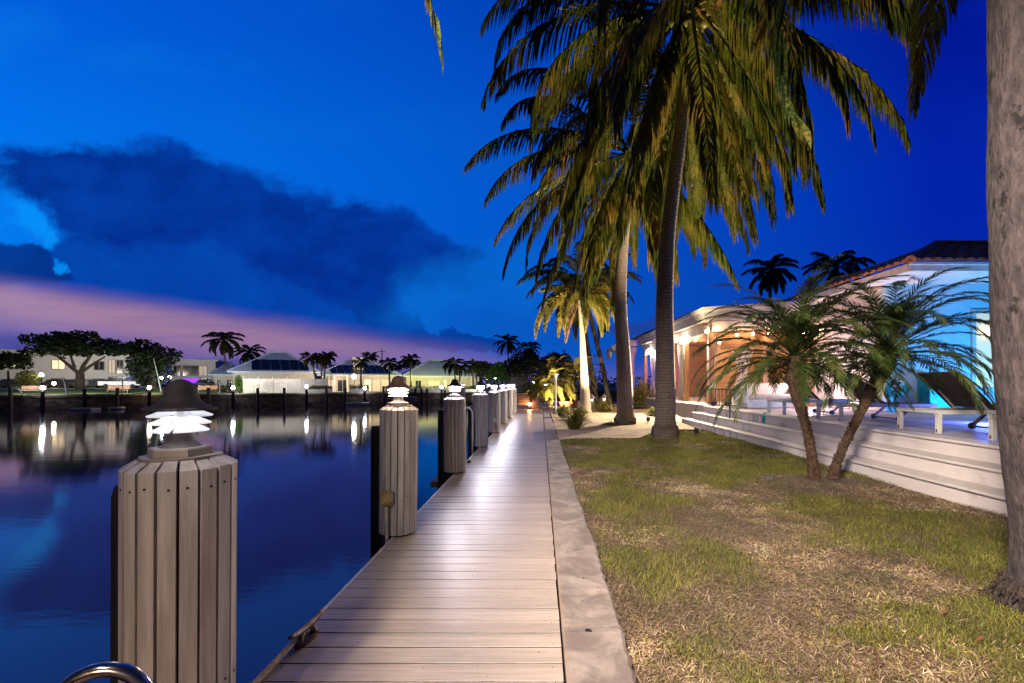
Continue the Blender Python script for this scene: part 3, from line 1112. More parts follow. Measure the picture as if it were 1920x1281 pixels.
# rope from the first cleat along the edge
b = MB()
b.tube([(-1.335, 2.545, .035), (-1.345, 2.48, .034), (-1.352, 2.3, .024), (-1.357, 2.0, .020), (-1.36, 1.5, .018), (-1.36, .2, .016), (-1.36, -1.2, .016)], [.014, .017, .017, .017, .016, .016, .016], 10)
tag(b.build('dock_rope', M['rope'], smooth=True), 'taut tan rope running along the boardwalk edge from the cleat', 'rope')
b = MB()
b.tube([(-1.33, 8.32, .03), (-1.37, 8.26, .035), (-1.42, 8.2, .03), (-1.43, 8.17, -.2), (-1.44, 8.15, -.8)], .012, 8)
tag(b.build('dock_rope', M['rope'], smooth=True), 'pale rope dropping from the dark cleat to the water', 'rope')


# ladders
def hoop(x0, y0, x1, y1, top, low, r, flat=0.0):
    pts = [(x0, y0, low)]
    for k in range(15):
        a = PI - PI * k / 14
        cx, cy_ = (x0 + x1) / 2, (y0 + y1) / 2
        pts.append((cx + (x1 - x0) / 2 * -math.cos(PI - a), cy_ + (y1 - y0) / 2 * -math.cos(PI - a), top - abs(math.hypot(x1 - x0, y1 - y0)) / 2 * (1 - math.sin(a)) * (1 - flat)))
    pts.append((x1, y1, low))
    return pts


t = thing('dock_ladder', 'polished steel ladder hoop rising beside the big piling', 'ladder', (0, 0, 0))
b = MB()
b.tube(hoop(-1.15, 1.07, -.965, 1.12, .752, .003, .019), .0175, 16)
b.build('handrail', M['steel'], t, smooth=True)
for q_ in ((-1.15, 1.07), (-.965, 1.12)):
    b = MB()
    b.tube([(*q_, .003), (*q_, .012)], .04, 14)
    b.build('flange', M['steel'], t)
t = thing('dock_ladder', 'white ladder with twin curved handles beyond the warm brown piling', 'ladder', (0, 0, 0))
for yy_ in (10.0, 10.5):
    b = MB()
    b.tube(hoop(-1.78 + (yy_ - 10) * .1, yy_, -1.50 + (yy_ - 10) * .1, yy_, .92, -.5 if yy_ == 10 else -.4, .02), .02, 10)
    b.build('handle', M['white'], t, smooth=True)
b = MB()
for z in (-.45, -.75, -1.05): b.bar((-1.78, 10.0, z), (-1.73, 10.5, z), .06, .03)
b.build('rung', M['white'], t)
# floating landing below the white ladder
b = MB()
b.box((-1.95, 10.3, -.62), (.62, 2.0, .12))
for yy_ in (9.5, 11.1): b.box((-1.95, yy_, -1.2), (.1, .1, 1.1))
tag(b.build('landing_stage', M['dark_pile']), 'small dark landing stage under the white ladder', 'landing')

# wrapped mooring pilings standing out beyond the boardwalk, each with a lamp
OUT = [((868, 727), 33.5, 'slatted mooring piling standing in the water behind the fourth piling'), ((916, 728), 31.0, 'slatted mooring piling in the water behind the fifth piling'), ((962, 726), 37.4, 'slatted piling at the corner of the terrace behind the first sofa'), ((1021, 727), 38.5, 'slatted piling at the terrace end behind the second sofa')]
for k, ((px, py), Y, lab) in enumerate(OUT):
    o = dup(protoP)
    o['label'] = lab
    o.location = (wx(px, Y), Y, 0)
    o.scale = (1, 1, 1)
    l = dup(LAMPS['lilac'])
    l['label'] = 'white louvred lamp on the ' + lab.replace('standing ', '').replace('slatted ', '')
    l.location = (wx(px, Y), Y, 1.2315)
    l.scale = (1, 1, 1.2)
    lamp_bulb(l, (.93, .88, 1.0), 120)
# ------------------------------------------------------------------ palms
def nrm(v):
    return v / (np.linalg.norm(v) + 1e-9)


def frond(b, base, az, el0, L, droop, npair, ll, lw, hang, rnd, nseg=22, rach=.03, curl=0.0, start=.16, plume=False, tipdroop=1.6, segs=2, fold=1.0, dead=0.0):
    pts, dirs = [np.array(base, float)], []
    for i in range(nseg):
        t = (i + .5) / nseg
        el = el0 - droop * t ** tipdroop
        a = az + curl * t
        d = np.array([math.cos(a) * math.cos(el), math.sin(a) * math.cos(el), math.sin(el)])
        dirs.append(d)
        pts.append(pts[-1] + d * L / nseg)
    dirs.append(dirs[-1])
    P = np.array(pts)
    b.tube([Vector(q) for q in P], [rach * (1 - .88 * i / nseg) for i in range(nseg + 1)], 5, False)
    down = np.array([0, 0, -1.0])
    vs, fs = [], []
    for j in range(npair):
        t = start + (1 - start) * (j + .5) / npair
        x = t * nseg
        i = min(nseg - 1, int(x))
        f = x - i
        pos = P[i] * (1 - f) + P[i + 1] * f
        d = nrm(dirs[i] * (1 - f) + dirs[i + 1] * f)
        side = np.cross(d, np.array([0, 0, 1.0]))
        if np.linalg.norm(side) < .15: side = np.array([-math.sin(az), math.cos(az), 0])
        side = nrm(side)
        upv = nrm(np.cross(side, d))
        prof = (.45 + .55 * min(1, (t - start) / .22)) * (1 - .62 * max(0, (t - .55) / .45) ** 1.5)
        for s in ((-1, 1) if not plume else (-1, 1, -2, 2)):
            l = ll * prof * rnd.uniform(.86, 1.1)
            ang = R(28 + 40 * t + rnd.uniform(-7, 7))
            sgn = 1 if s > 0 else -1
            if plume:
                ph = rnd.uniform(-1.4, 1.4)
                sv = side * sgn * math.cos(ph) + upv * math.sin(ph)
            else:
                sv = side * sgn * .92 + upv * rnd.uniform(.05, .38) * fold
            d1 = nrm(sv * math.cos(ang) + d * math.sin(ang) + down * hang * rnd.uniform(.25, .6))
            d2 = nrm(d1 + down * hang * rnd.uniform(.8, 1.5))
            wv = d - d1 * d.dot(d1)
            wv = nrm(wv + upv * rnd.uniform(-.4, .4))
            w_ = lw * .5 * (.7 + .5 * prof)
            k = len(vs)
            if segs == 2:
                m_ = pos + d1 * l * .45
                e = m_ + d2 * l * .55
                vs += [pos - wv * w_ * .7, pos + wv * w_ * .7, m_ + wv * w_, m_ - wv * w_, e]
                fs += [(k, k + 1, k + 2, k + 3), (k + 3, k + 2, k + 4)]
            elif segs == 3:
                m_ = pos + d1 * l * .36
                d3 = nrm(d2 + down * hang * rnd.uniform(.5, 1.2))
                m2 = m_ + d2 * l * .34
                e = m2 + d3 * l * .3
                vs += [pos - wv * w_ * .7, pos + wv * w_ * .7, m_ + wv * w_, m_ - wv * w_, m2 + wv * w_ * .8, m2 - wv * w_ * .8, e]
                fs += [(k, k + 1, k + 2, k + 3), (k + 3, k + 2, k + 4, k + 5), (k + 5, k + 4, k + 6)]
            else:
                e = pos + nrm(d1 + d2 * .6) * l
                vs += [pos - wv * w_, pos + wv * w_, e]
                fs += [(k, k + 1, k + 2)]
    b.add(vs, fs)


def smooth_path(keys, n):
    """keys [(x,y,z,r)] -> n+1 points by Catmull-Rom"""
    K = [np.array(k, float) for k in keys]
    K = [2 * K[0] - K[1]] + K + [2 * K[-1] - K[-2]]
    out_ = []
    m_ = len(keys) - 1
    for i in range(n + 1):
        u = i / n * m_
        k = min(m_ - 1, int(u))
        t = u - k
        p0, p1, p2, p3 = K[k:k + 4]
        out_.append(.5 * (2 * p1 + (p2 - p0) * t + (2 * p0 - 5 * p1 + 4 * p2 - p3) * t * t + (3 * p1 - p0 - 3 * p2 + p3) * t ** 3))
    return out_


def trunk_mesh(keys, n=140, sides=20, ring=.10, amp=.02, seed=1, lump=.0):
    """sweep with unevenly spaced leaf-scar rings about `ring` metres apart and irregular girth"""
    rnd = random.Random(seed)
    pts = smooth_path(keys, n)
    b = MB()
    vs, fs = [], []
    h, h0, step = 0, 0, ring
    ph = [rnd.uniform(0, 6.28) for _ in range(8)]
    for i, q in enumerate(pts):
        if i: h += np.linalg.norm(pts[i][:3] - pts[i - 1][:3])
        if h - h0 > step:
            h0 += step
            step = ring * rnd.uniform(.6, 1.5)
        saw = (h - h0) / step
        for k in range(sides):
            a = 2 * PI * k / sides
            sw_ = .5 + .5 * math.cos(PI * min(1, saw * 1.02))
            sw_ = 1 - sw_
            r = q[3] * (1 + amp * (.5 - sw_) + lump * (.6 * math.sin(2 * a + ph[0] + h * 2.1) + .5 * math.sin(3 * a + ph[1] - h * 3.3) + .4 * math.sin(5 * a + ph[2] + h * 7.0) + .4 * math.sin(h * 5.1 + ph[3])))
            vs.append((q[0] + r * math.cos(a), q[1] + r * math.sin(a), q[2]))
    for i in range(n):
        for k in range(sides):
            k2 = (k + 1) % sides
            fs.append((i * sides + k, i * sides + k2, (i + 1) * sides + k2, (i + 1) * sides + k))
    fs.append(tuple(n * sides + k for k in range(sides)))
    b.add(vs, fs)
    return b


def px_keys(lst, Y0, Y1=None):
    """[(px, py, radius)] at depth Y0..Y1 -> keys"""
    Y1 = Y0 if Y1 is None else Y1
    n = len(lst) - 1
    o = []
    for i, (px, py, r) in enumerate(lst):
        Y = Y0 + (Y1 - Y0) * i / n
        q = at(px, py, Y)
        o.append((q.x, q.y, q.z, r))
    return o


def local(keys, org): return [(k[0] - org[0], k[1] - org[1], k[2] - org[2], k[3]) for k in keys]


def coconut_palm(label, keys, spec, seed, nuts=0, group=None, leaf=None, bark=None, ll=.85, lw=.05, npair=78, rings=.11, name='coconut_palm', lump=.012, n=360, segs=3, hang=1.0, extra=None):
    rnd = random.Random(seed)
    org = (keys[0][0], keys[0][1], 0)
    K = local(keys, org)
    t = thing(name, label, 'palm tree', org, 0, group)
    trunk_mesh(K, n, 24, rings, .016, seed, lump).build('trunk', bark or BARK_COCO, t, smooth=True)
    top = K[-1][:3]
    b = MB()
    for s in spec:
        az, el, L, dr = s[:4]
        hg = s[4] if len(s) > 4 else hang
        frond(b, (top[0] + .1 * math.cos(R(az)), top[1] + .1 * math.sin(R(az)), top[2] + rnd.uniform(-.1, .12)), R(az), R(el), L, R(dr), npair, ll, lw, hg, rnd, rach=.036 * L / 4.5, curl=rnd.uniform(-.25, .25), segs=segs)
    b.build('crown', leaf or LEAF, t)
    if nuts:
        for k in range(nuts):
            a = rnd.uniform(0, 6.28)
            rr = rnd.uniform(.22, .42)
            bb = MB()
            bb.ball((0, 0, 0), .115, 10, 8, (1, 1, 1.22))
            bb.build('coconut', M_NUT, t, smooth=True, loc=(top[0] + rr * math.cos(a), top[1] + rr * math.sin(a), top[2] - rnd.uniform(.1, .7)))
        bb = MB()
        for k in range(5):
            a = rnd.uniform(0, 6.28)
            bb.tube([(top[0], top[1], top[2]), (top[0] + .2 * math.cos(a), top[1] + .2 * math.sin(a), top[2] + .05), (top[0] + .36 * math.cos(a), top[1] + .36 * math.sin(a), top[2] - .5)], [.025, .02, .008], 6)
        bb.build('fruit_stalk', M['galv'], t)
    return t


M_NUT = mat('green_coconut', (.16, .15, .035), (.09, .075, .02), 9, .45)


def rand_spec(seed, n, L, el_hi=80, el_lo=-62, dr=(45, 80), skip=None):
    rnd = random.Random(seed)
    o = []
    for k in range(n):
        t = (k + .5) / n
        az = k * 137.5 + rnd.uniform(-14, 14)
        el = el_hi + (el_lo - el_hi) * t + rnd.uniform(-6, 6)
        d = rnd.uniform(*dr) * (1 - .45 * max(0, -el / 70)) + max(0, el - 30) * .55
        o.append((az, el, L * rnd.uniform(.88, 1.08) * (.8 if el > 62 else 1), d))
    return o


# --- the tall palm with the heavy coconuts, straight ahead in the lawn
kA = px_keys([(1247, 826, .33), (1247, 806, .285), (1247, 790, .262), (1248, 740, .245), (1247, 660, .228), (1246, 570, .205), (1250, 470, .185), (1259, 380, .165), (1270, 300, .155), (1280, 210, .15), (1290, 110, .15), (1296, 16, .15)], 12.0, 10.2)
def droopy(seed, layers, L):
    """layers: [(elevation, count)]; every frond ends hanging nearly straight down"""
    rnd = random.Random(seed)
    o = []
    a0 = rnd.uniform(0, 360)
    for el, n in layers:
        a0 += 47
        for k in range(n):
            e = el + rnd.uniform(-9, 9)
            o.append((a0 + 360 * k / n + rnd.uniform(-14, 14), e, L * rnd.uniform(.88, 1.08), e + rnd.uniform(66, 92), rnd.uniform(1.1, 1.8)))
    return o


specA = droopy(5, [(64, 5), (38, 7), (12, 8), (-14, 10), (-38, 11), (-58, 12)], 6.2) + [(0, 34, 6.0, 122, 1.7), (178, 30, 5.2, 96, 1.2), (-24, 4, 6.0, 92, 1.6), (300, -10, 6.0, 74, 1.6), (285, -40, 5.8, 46, 1.5)]
specA = [(s[0], s[1], s[2] * (.84 if abs(math.cos(R(s[0]))) > .45 and s[1] < 30 else 1), *s[3:]) for s in specA]
coconut_palm('tall coconut palm hung with coconuts rising from the lawn', kA, specA, 21, nuts=22, ll=1.05, lw=.036, npair=112)
def root_collar(tree, r0, r1, h_, seed):
    rnd = random.Random(seed)
    b = MB()
    n, m_ = 26, 10
    vs, fs = [], []
    for j in range(m_ + 1):
        v_ = j / m_
        r = r0 + (r1 - r0) * math.sin(PI * min(1, v_ * 1.15)) if v_ < .87 else r0 * .96
        for k in range(n):
            rr = r * (1 + rnd.uniform(-.05, .05))
            vs.append((rr * math.cos(2 * PI * k / n), rr * math.sin(2 * PI * k / n), v_ * h_ - .03))
    for j in range(m_):
        for k in range(n):
            fs.append((j * n + k, j * n + (k + 1) % n, (j + 1) * n + (k + 1) % n, (j + 1) * n + k))
    b.add(vs, fs)
    b.build('root_collar', M_ROOT, tree)


M_ROOT = mat('dark_root_mass', (.075, .05, .038), (.018, .013, .011), 30, .95, .9, 60, bdist=.03)
root_collar(bpy.data.objects['coconut_palm'], .30, .36, .46, 3)
# --- its neighbour at the edge of the gravel
kB = px_keys([(1172, 795, .36), (1172, 780, .33), (1172, 772, .285), (1171, 720, .275), (1168, 650, .24), (1164, 590, .215), (1164, 530, .2), (1168, 460, .185), (1174, 390, .18), (1180, 310, .17), (1182, 290, .16)], 16.3, 14.8)
specB = droopy(9, [(62, 5), (36, 7), (10, 8), (-16, 9), (-42, 8), (-62, 5)], 5.3) + [(180, 26, 5.8, 84, 1.3), (196, -22, 6.0, 58, 1.6), (215, -34, 5.8, 48, 1.6)]
coconut_palm('coconut palm with a dark flared foot at the gravel edge', kB, specB, 22, nuts=8, ll=1.0, lw=.044, npair=98)
root_collar(bpy.data.objects['coconut_palm.001'], .335, .40, .40, 4)
# --- two leaning palms further back
kD = px_keys([(1121, 757, .22), (1117, 742, .2), (1108, 690, .18), (1098, 628, .17), (1090, 570, .165), (1084, 520, .16)], 33.0, 33.5)
kE = px_keys([(1146, 757, .22), (1140, 740, .2), (1128, 680, .18), (1113, 620, .17), (1104, 580, .165), (1098, 545, .16)], 34.0, 34.0)
specD = rand_spec(31, 24, 4.6, 70, -58, (60, 90)) + [(178, 22, 4.6, 70), (190, 2, 4.5, 70), (2, 20, 4.8, 66), (-10, 0, 4.6, 66)]
coconut_palm('leaning coconut palm, the more upright trunk behind the golden foxtail palm', kD, specD, 31, ll=.9, lw=.085, npair=42, segs=2, n=60)
coconut_palm('slanting coconut palm leaning most, behind the golden foxtail palm', kE, rand_spec(33, 22, 4.2, 70, -60, (60, 90)), 33, ll=.9, lw=.085, npair=42, segs=2, n=60)

# --- golden foxtail palm by the lamp post
kC = px_keys([(1098, 776, .30), (1098, 768, .27), (1097, 740, .235), (1095, 700, .19), (1093, 660, .16), (1091, 620, .13), (1089, 585, .12), (1088, 562, .13)], 21.6, 21.9)
orgC = (kC[0][0], kC[0][1], 0)
t = thing('foxtail_palm', 'golden lit foxtail palm with plumed drooping fronds', 'palm tree', orgC)
K = local(kC, orgC)
trunk_mesh(K, 110, 18, .13, .02, 41, .006).build('trunk', BARK_ROYAL, t, smooth=True)
rnd = random.Random(41)
b = MB()
for az, el, L, dr in ((182, 86, 3.5, 176), (205, 84, 3.0, 172), (240, 82, 2.9, 172), (275, 84, 3.2, 176), (310, 82, 2.9, 172), (345, 84, 3.0, 174), (4, 87, 3.6, 177), (50, 82, 3.0, 170), (120, 84, 3.0, 172), (320, 88, 2.4, 120), (200, 88, 2.2, 110)):
    frond(b, K[-1][:3], R(az), R(el), L, R(dr), 130, .46, .03, .35, rnd, rach=.028, plume=True, start=.06, tipdroop=.42, curl=rnd.uniform(-.2, .2))
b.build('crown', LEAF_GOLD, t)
b = MB()
frond(b, K[-1][:3], R(215), R(-40), 2.3, R(48), 110, .34, .03, .4, rnd, rach=.026, plume=True, start=.1, tipdroop=.8)
o = b.build('dead_frond', leaf_mat('withered_frond', [(.12, .07, .04), (.22, .13, .07), (.30, .2, .12)], .2, .7, 2, 30), t)
o['label'] = 'withered brown frond hanging against the trunk'

# --- the near trunk at the picture's edge: only its trunk and the tips of its fronds show
kF = [(wx(1987, 2.9), 2.9, -.08, .33), (wx(1985, 2.9), 2.9, .06, .27), (wx(1981, 2.9), 2.9, .2, .215), (wx(1971, 2.9), 2.9, .5, .185), (wx(1955, 2.9), 2.9, .9, .182), (wx(1939, 2.9), 2.9, 1.5, .19), (wx(1934, 2.9), 2.9, 2.2, .2), (wx(1933, 2.9), 2.9, 3.0, .2), (wx(1933, 2.9), 2.9, 3.8, .2), (wx(1939, 2.9), 2.9, 5.0, .195), (wx(1940, 2.9), 2.9, 6.0, .185)]
orgF = (kF[0][0], kF[0][1], 0)
t = thing('coconut_palm', 'thick grey palm trunk at the edge, washed with blue and lilac light', 'palm tree', orgF)
K = local(kF, orgF)
trunk_mesh(K, 420, 40, .15, .012, 51, .03).build('trunk', BARK_NEAR, t, smooth=True)
b = MB()
rnd = random.Random(51)
for k in range(420):                                   # root mat round the foot
    a = rnd.uniform(0, 2 * PI)
    z = rnd.uniform(-.01, .20)
    r0 = .235 + .125 * (1 - z / .21) ** 1.4
    q = Vector((r0 * math.cos(a), r0 * math.sin(a), z))
    l_ = rnd.uniform(.01, .035)
    a2 = a + rnd.uniform(-.10, .10)
    e = Vector(((r0 + l_) * math.cos(a2), (r0 + l_) * math.sin(a2), max(-.03, z - rnd.uniform(.03, .09))))
    b.tube([q, (q + e) / 2 + Vector((0, 0, .006)), e], [.008, .008, .004], 5)
b.build('root_mat', M_ROOT, t)
b = MB()
top = K[-1][:3]
for az, el, L, dr, hg in ((-174, 10, 5.6, 120, .9), (141, -25, 3.2, 100, 1.1), (120, 20, 4, 60, 1), (90, 30, 4, 60, 1), (60, 10, 4, 60, 1), (30, 30, 4, 60, 1), (0, 20, 4, 60, 1), (-30, 20, 4, 60, 1), (-60, 25, 4, 60, 1), (-90, 20, 4, 60, 1), (-120, 30, 4, 60, 1)):
    frond(b, top, R(az), R(el), L, R(dr), 64, .62, .035, hg, rnd, rach=.03, curl=0, segs=3)
b.build('crown', LEAF, t)

# --- twin pygmy date palms beside the steps


def date_palm(label, keys, seed, nf=46, L=1.25, leaf=None, ll=.24, lw=.014, npair=52, group=None, name='pygmy_date_palm', el_lo=-48, shag=True):
    rnd = random.Random(seed)
    org = (keys[0][0], keys[0][1], 0)
    K = local(keys, org)
    t = thing(name, label, 'palm tree', org, 0, group)
    tb = trunk_mesh(K, 70, 14, .05, .05, seed, .05)
    pts = smooth_path(K, 60)
    if shag:
        for i in range(3, 60):
            for k in range(8):                             # old leaf bases
                a = rnd.uniform(0, 2 * PI)
                q = pts[i]
                r = q[3]
                z = q[2] + rnd.uniform(-.02, .02)
                e = r + rnd.uniform(.008, .022) * (1 + 1.2 * (i > 44))
                tb.tube([(q[0] + r * .9 * math.cos(a), q[1] + r * .9 * math.sin(a), z), (q[0] + e * math.cos(a), q[1] + e * math.sin(a), z + rnd.uniform(.01, .035))], [.012, .003], 4, False)
    tb.build('trunk', BARK_DATE, t)
    b = MB()
    top = K[-1]
    for k in range(nf):
        u = (k + .5) / nf
        az = k * 137.5 + rnd.uniform(-12, 12)
        el = 82 + (el_lo - 82) * u ** .9 + rnd.uniform(-7, 7)
        dr = rnd.uniform(60, 100) * (1 - .4 * max(0, -el / 60)) + max(0, el - 40) * .3
        frond(b, (top[0] + .03 * math.cos(R(az)), top[1] + .03 * math.sin(R(az)), top[2] - .12 + .2 * (1 - u)), R(az), R(el), L * rnd.uniform(.82, 1.12), R(dr), npair, ll, lw, .22, rnd, nseg=16, rach=.009, curl=rnd.uniform(-.3, .3), start=.14, segs=2)
    b.build('crown', leaf or LEAF_DATE, t)
    return t


kG = px_keys([(1527, 905, .085), (1525, 880, .07), (1518, 830, .066), (1506, 780, .072), (1496, 740, .10), (1492, 700, .13), (1492, 668, .12)], 6.68, 6.72)
kH = px_keys([(1562, 897, .085), (1570, 865, .066), (1590, 820, .064), (1615, 770, .068), (1640, 725, .09), (1656, 690, .125), (1668, 655, .12)], 6.72, 6.8)
date_palm('pygmy date palm with its trunk bending away from the house', kG, 61, 74, 1.6, lw=.0115, npair=58, el_lo=-8)
date_palm('pygmy date palm leaning towards the blue lit house', kH, 62, 74, 1.55, lw=.0115, npair=58, el_lo=-8)

# --- small golden date palms on the terrace
kI = px_keys([(1032, 768, .1), (1032, 735, .1), (1030, 715, .12)], 28.5)
kJ = px_keys([(1074, 760, .1), (1075, 735, .1), (1077, 705, .13)], 31)
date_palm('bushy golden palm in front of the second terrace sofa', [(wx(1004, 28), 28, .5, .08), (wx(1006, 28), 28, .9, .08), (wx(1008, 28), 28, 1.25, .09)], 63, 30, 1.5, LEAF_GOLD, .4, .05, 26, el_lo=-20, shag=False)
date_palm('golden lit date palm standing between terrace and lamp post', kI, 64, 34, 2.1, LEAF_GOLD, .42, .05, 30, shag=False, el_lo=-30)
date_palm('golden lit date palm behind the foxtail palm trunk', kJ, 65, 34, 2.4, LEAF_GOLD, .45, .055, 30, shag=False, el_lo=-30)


# ------------------------------------------------------------------ ornamental grasses on the gravel
def tuft(label, px, py, rad_px, h_px, seed, leaf=None, z0=0.0, n=150):
    Y = F * (H - z0) / (py - VY)
    rnd = random.Random(seed)
    rr = rad_px / F * Y
    hh = h_px / F * Y
    b = MB()
    vs, fs = [], []
    for k in range(n):
        a = rnd.uniform(0, 2 * PI)
        q = math.sqrt(rnd.random())
        r0 = .28 * rr * q
        out_ = rr * (.35 + .85 * q) * rnd.uniform(.7, 1.1)
        h_ = hh * (1.15 - .75 * q) * rnd.uniform(.7, 1.1)
        p0 = np.array([r0 * math.cos(a), r0 * math.sin(a), 0])
        p1 = np.array([(r0 + out_ * .35) * math.cos(a), (r0 + out_ * .35) * math.sin(a), h_ * .8])
        p2 = np.array([(r0 + out_ * .72) * math.cos(a), (r0 + out_ * .72) * math.sin(a), h_])
        p3 = np.array([(r0 + out_) * math.cos(a), (r0 + out_) * math.sin(a), h_ * rnd.uniform(.55, .95)])
        wv = np.array([-math.sin(a), math.cos(a), rnd.uniform(-.3, .3)]) * .011 * max(1, Y / 14)
        i = len(vs)
        vs += [p0 - wv * .6, p0 + wv * .6, p1 - wv, p1 + wv, p2 - wv * .8, p2 + wv * .8, p3]
        fs += [(i, i + 1, i + 3, i + 2), (i + 2, i + 3, i + 5, i + 4), (i + 4, i + 5, i + 6)]
    b.add(vs, fs)
    tag(b.build('ornamental_grass', leaf or LEAF_STRAW, loc=(wx(px, Y), Y, z0 + .0)), label, 'ornamental grass', 'grass tufts on the gravel bed')


TUFTS = [(1078, 806, 28, 38, 'ornamental grass tuft at the lawn corner beside the kerb'), (1056, 784, 15, 22, 'small round grass tuft at the foot of the white lamp post'), (1088, 782, 14, 18, 'low grass tuft pressed against the foxtail palm foot'), (1132, 775, 26, 24, 'wide golden grass tuft between foxtail palm and coconut palm'),
         (1147, 753, 14, 18, 'small green grass tuft behind the flared palm foot'), (1203, 765, 32, 42, 'tall golden grass fountain between the two coconut trunks'), (1202, 770, 14, 16, 'low grass tuft below the golden grass fountain'), (1226, 785, 14, 20, 'grass tuft tucked against the tall palm trunk'), (1143, 800, 14, 8, 'flattened straw coloured tuft before the flared palm foot'),
         (1287, 775, 12, 24, 'thin plant at the end of the steps')]
for k, (px, py, r_, h_, lab) in enumerate(TUFTS):
    tuft(lab, px, py, r_ * 1.2, h_ * 1.15, 70 + k, z0=.05 if py < 772 else 0, n=260)
# ------------------------------------------------------------------ raised pool deck and its steps
m, nt, p, out = base_mat('step_paint')
v = nt.obj()
sepx = nt.new('ShaderNodeSeparateXYZ')
nt.put(sepx.inputs[0], v)
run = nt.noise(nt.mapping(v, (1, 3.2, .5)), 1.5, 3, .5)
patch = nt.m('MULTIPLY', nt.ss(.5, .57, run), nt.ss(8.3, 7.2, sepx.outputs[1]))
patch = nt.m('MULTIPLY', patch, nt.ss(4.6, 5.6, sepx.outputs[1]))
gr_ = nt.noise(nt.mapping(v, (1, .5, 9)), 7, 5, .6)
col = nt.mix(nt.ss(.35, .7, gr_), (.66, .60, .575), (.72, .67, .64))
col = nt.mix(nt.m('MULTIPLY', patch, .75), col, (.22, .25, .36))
col = nt.mix(nt.m('MULTIPLY', nt.ss(.58, .72, nt.noise(v, 2.6, 6, .65)), .35), col, (.30, .25, .22))
nt.put(p.inputs['Base Color'], col)
p.inputs['Roughness'].default_value = .55
nt.put(p.inputs['Normal'], nt.bump(gr_, .1, .003))
M['step'] = m
Y_END = 16.3
st_ = thing('deck_steps', 'three long painted steps up to the pool deck', 'steps', (5.05, 6.6, 0))
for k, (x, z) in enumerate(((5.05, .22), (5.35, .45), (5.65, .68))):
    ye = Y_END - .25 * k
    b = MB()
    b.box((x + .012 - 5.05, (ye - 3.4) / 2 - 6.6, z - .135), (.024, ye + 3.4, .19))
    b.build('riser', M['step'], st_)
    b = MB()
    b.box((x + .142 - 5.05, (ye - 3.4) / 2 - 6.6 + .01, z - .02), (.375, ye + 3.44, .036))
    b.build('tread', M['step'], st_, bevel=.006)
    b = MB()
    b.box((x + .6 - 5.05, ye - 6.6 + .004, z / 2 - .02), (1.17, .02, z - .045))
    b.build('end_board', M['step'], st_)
b = MB()
b.box((11.4, 12.2, .34), (11.15, 31.2, .66))
structure(b.build('pool_deck', M['deckfloor']))


# ------------------------------------------------------------------ loungers, heads towards the canal
def make_lounger(label):
    t = thing('sun_lounger', label, 'sun lounger', group='sun loungers on the pool deck')
    wv = .80
    b = MB()
    for y in (.03, wv - .03): b.box((.97, y, .325), (1.98, .05, .065))
    for x in (.03, 1.93): b.box((x, wv / 2, .327), (.05, wv - .1, .05))
    b.build('frame', M['white'], t, bevel=.004)
    for x, y in ((.03, .03), (.03, wv - .03)):
        b = MB()
        b.box((x, y - (.0), .146), (.062, .062, .292))
        lg = b.build('leg', M['white'], t, bevel=.004)
        b = MB()
        b.box((x - .033, y, .045), (.006, .02, .05))
        b.build('bolt_stain', M['rust'], lg)
    for y in (.05, wv - .05):
        b = MB()
        b.bar((1.5, y, .30), (1.22, y, .06), .05, .035)
        lg = b.build('strut', M['galv'], t)
        b = MB()
        b.tube([(1.22, y - .02, .055), (1.22, y + .02, .055)], .055, 14)
        b.build('wheel', M['black'], lg)
    b = MB()
    b.bar((1.22, .07, .05), (1.22, wv - .07, .05), .03)
    b.build('axle', M['galv'], t)
    b = MB()
    b.box((1.42, wv / 2, .362), (1.0, wv - .13, .012))
    b.build('seat_sling', M['sling'], t)
    px_, pz = .9, .37
    hx, hz = .9 - .80 * math.cos(R(45)), .37 + .80 * math.sin(R(45))
    b = MB()
    b.bar(((px_ + hx) / 2 + .38 * .707, wv / 2, (pz + hz) / 2 - .38 * .707), ((px_ + hx) / 2 - .38 * .707, wv / 2, (pz + hz) / 2 + .38 * .707), wv - .1, .014)
    b.build('back_sling', M['sling'], t)
    b = MB()
    for y in (.035, wv - .035): b.bar((px_, y, pz), (hx, y, hz), .032, .028)
    b.bar((hx, .02, hz), (hx, wv - .02, hz), .03)
    b.build('back_frame', M['sling'], t)
    for y in (.12, wv - .12):
        b = MB()
        b.bar((px_ - .3, y, pz + .29), (px_ - .02, y, .34), .022)
        b.build('prop', M['white'], t)
    return t


LO = [(6.03, 6.90, 'white framed lounger, second from the big palm trunk'), (6.03, 5.33, 'white framed lounger partly hidden behind the big palm trunk'), (6.02, 9.14, 'white framed lounger behind the twin date palm trunks'), (5.98, 11.2, 'white framed lounger furthest along the deck, behind date palm fronds')]
lg0 = make_lounger(LO[0][2])
for k, (x, y, lab) in enumerate(LO):
    o = lg0 if k == 0 else dup(lg0)
    o['label'] = lab
    o.location = (x, y, .682)

# ------------------------------------------------------------------ main house block with the blue lit wall
WY = 12.5
hs = thing('house', 'house with terracotta tile roof and a blue lit wall', 'house', (9.5, WY, 0))


def L3(x, y, z): return (x - 9.5, y - WY, z)


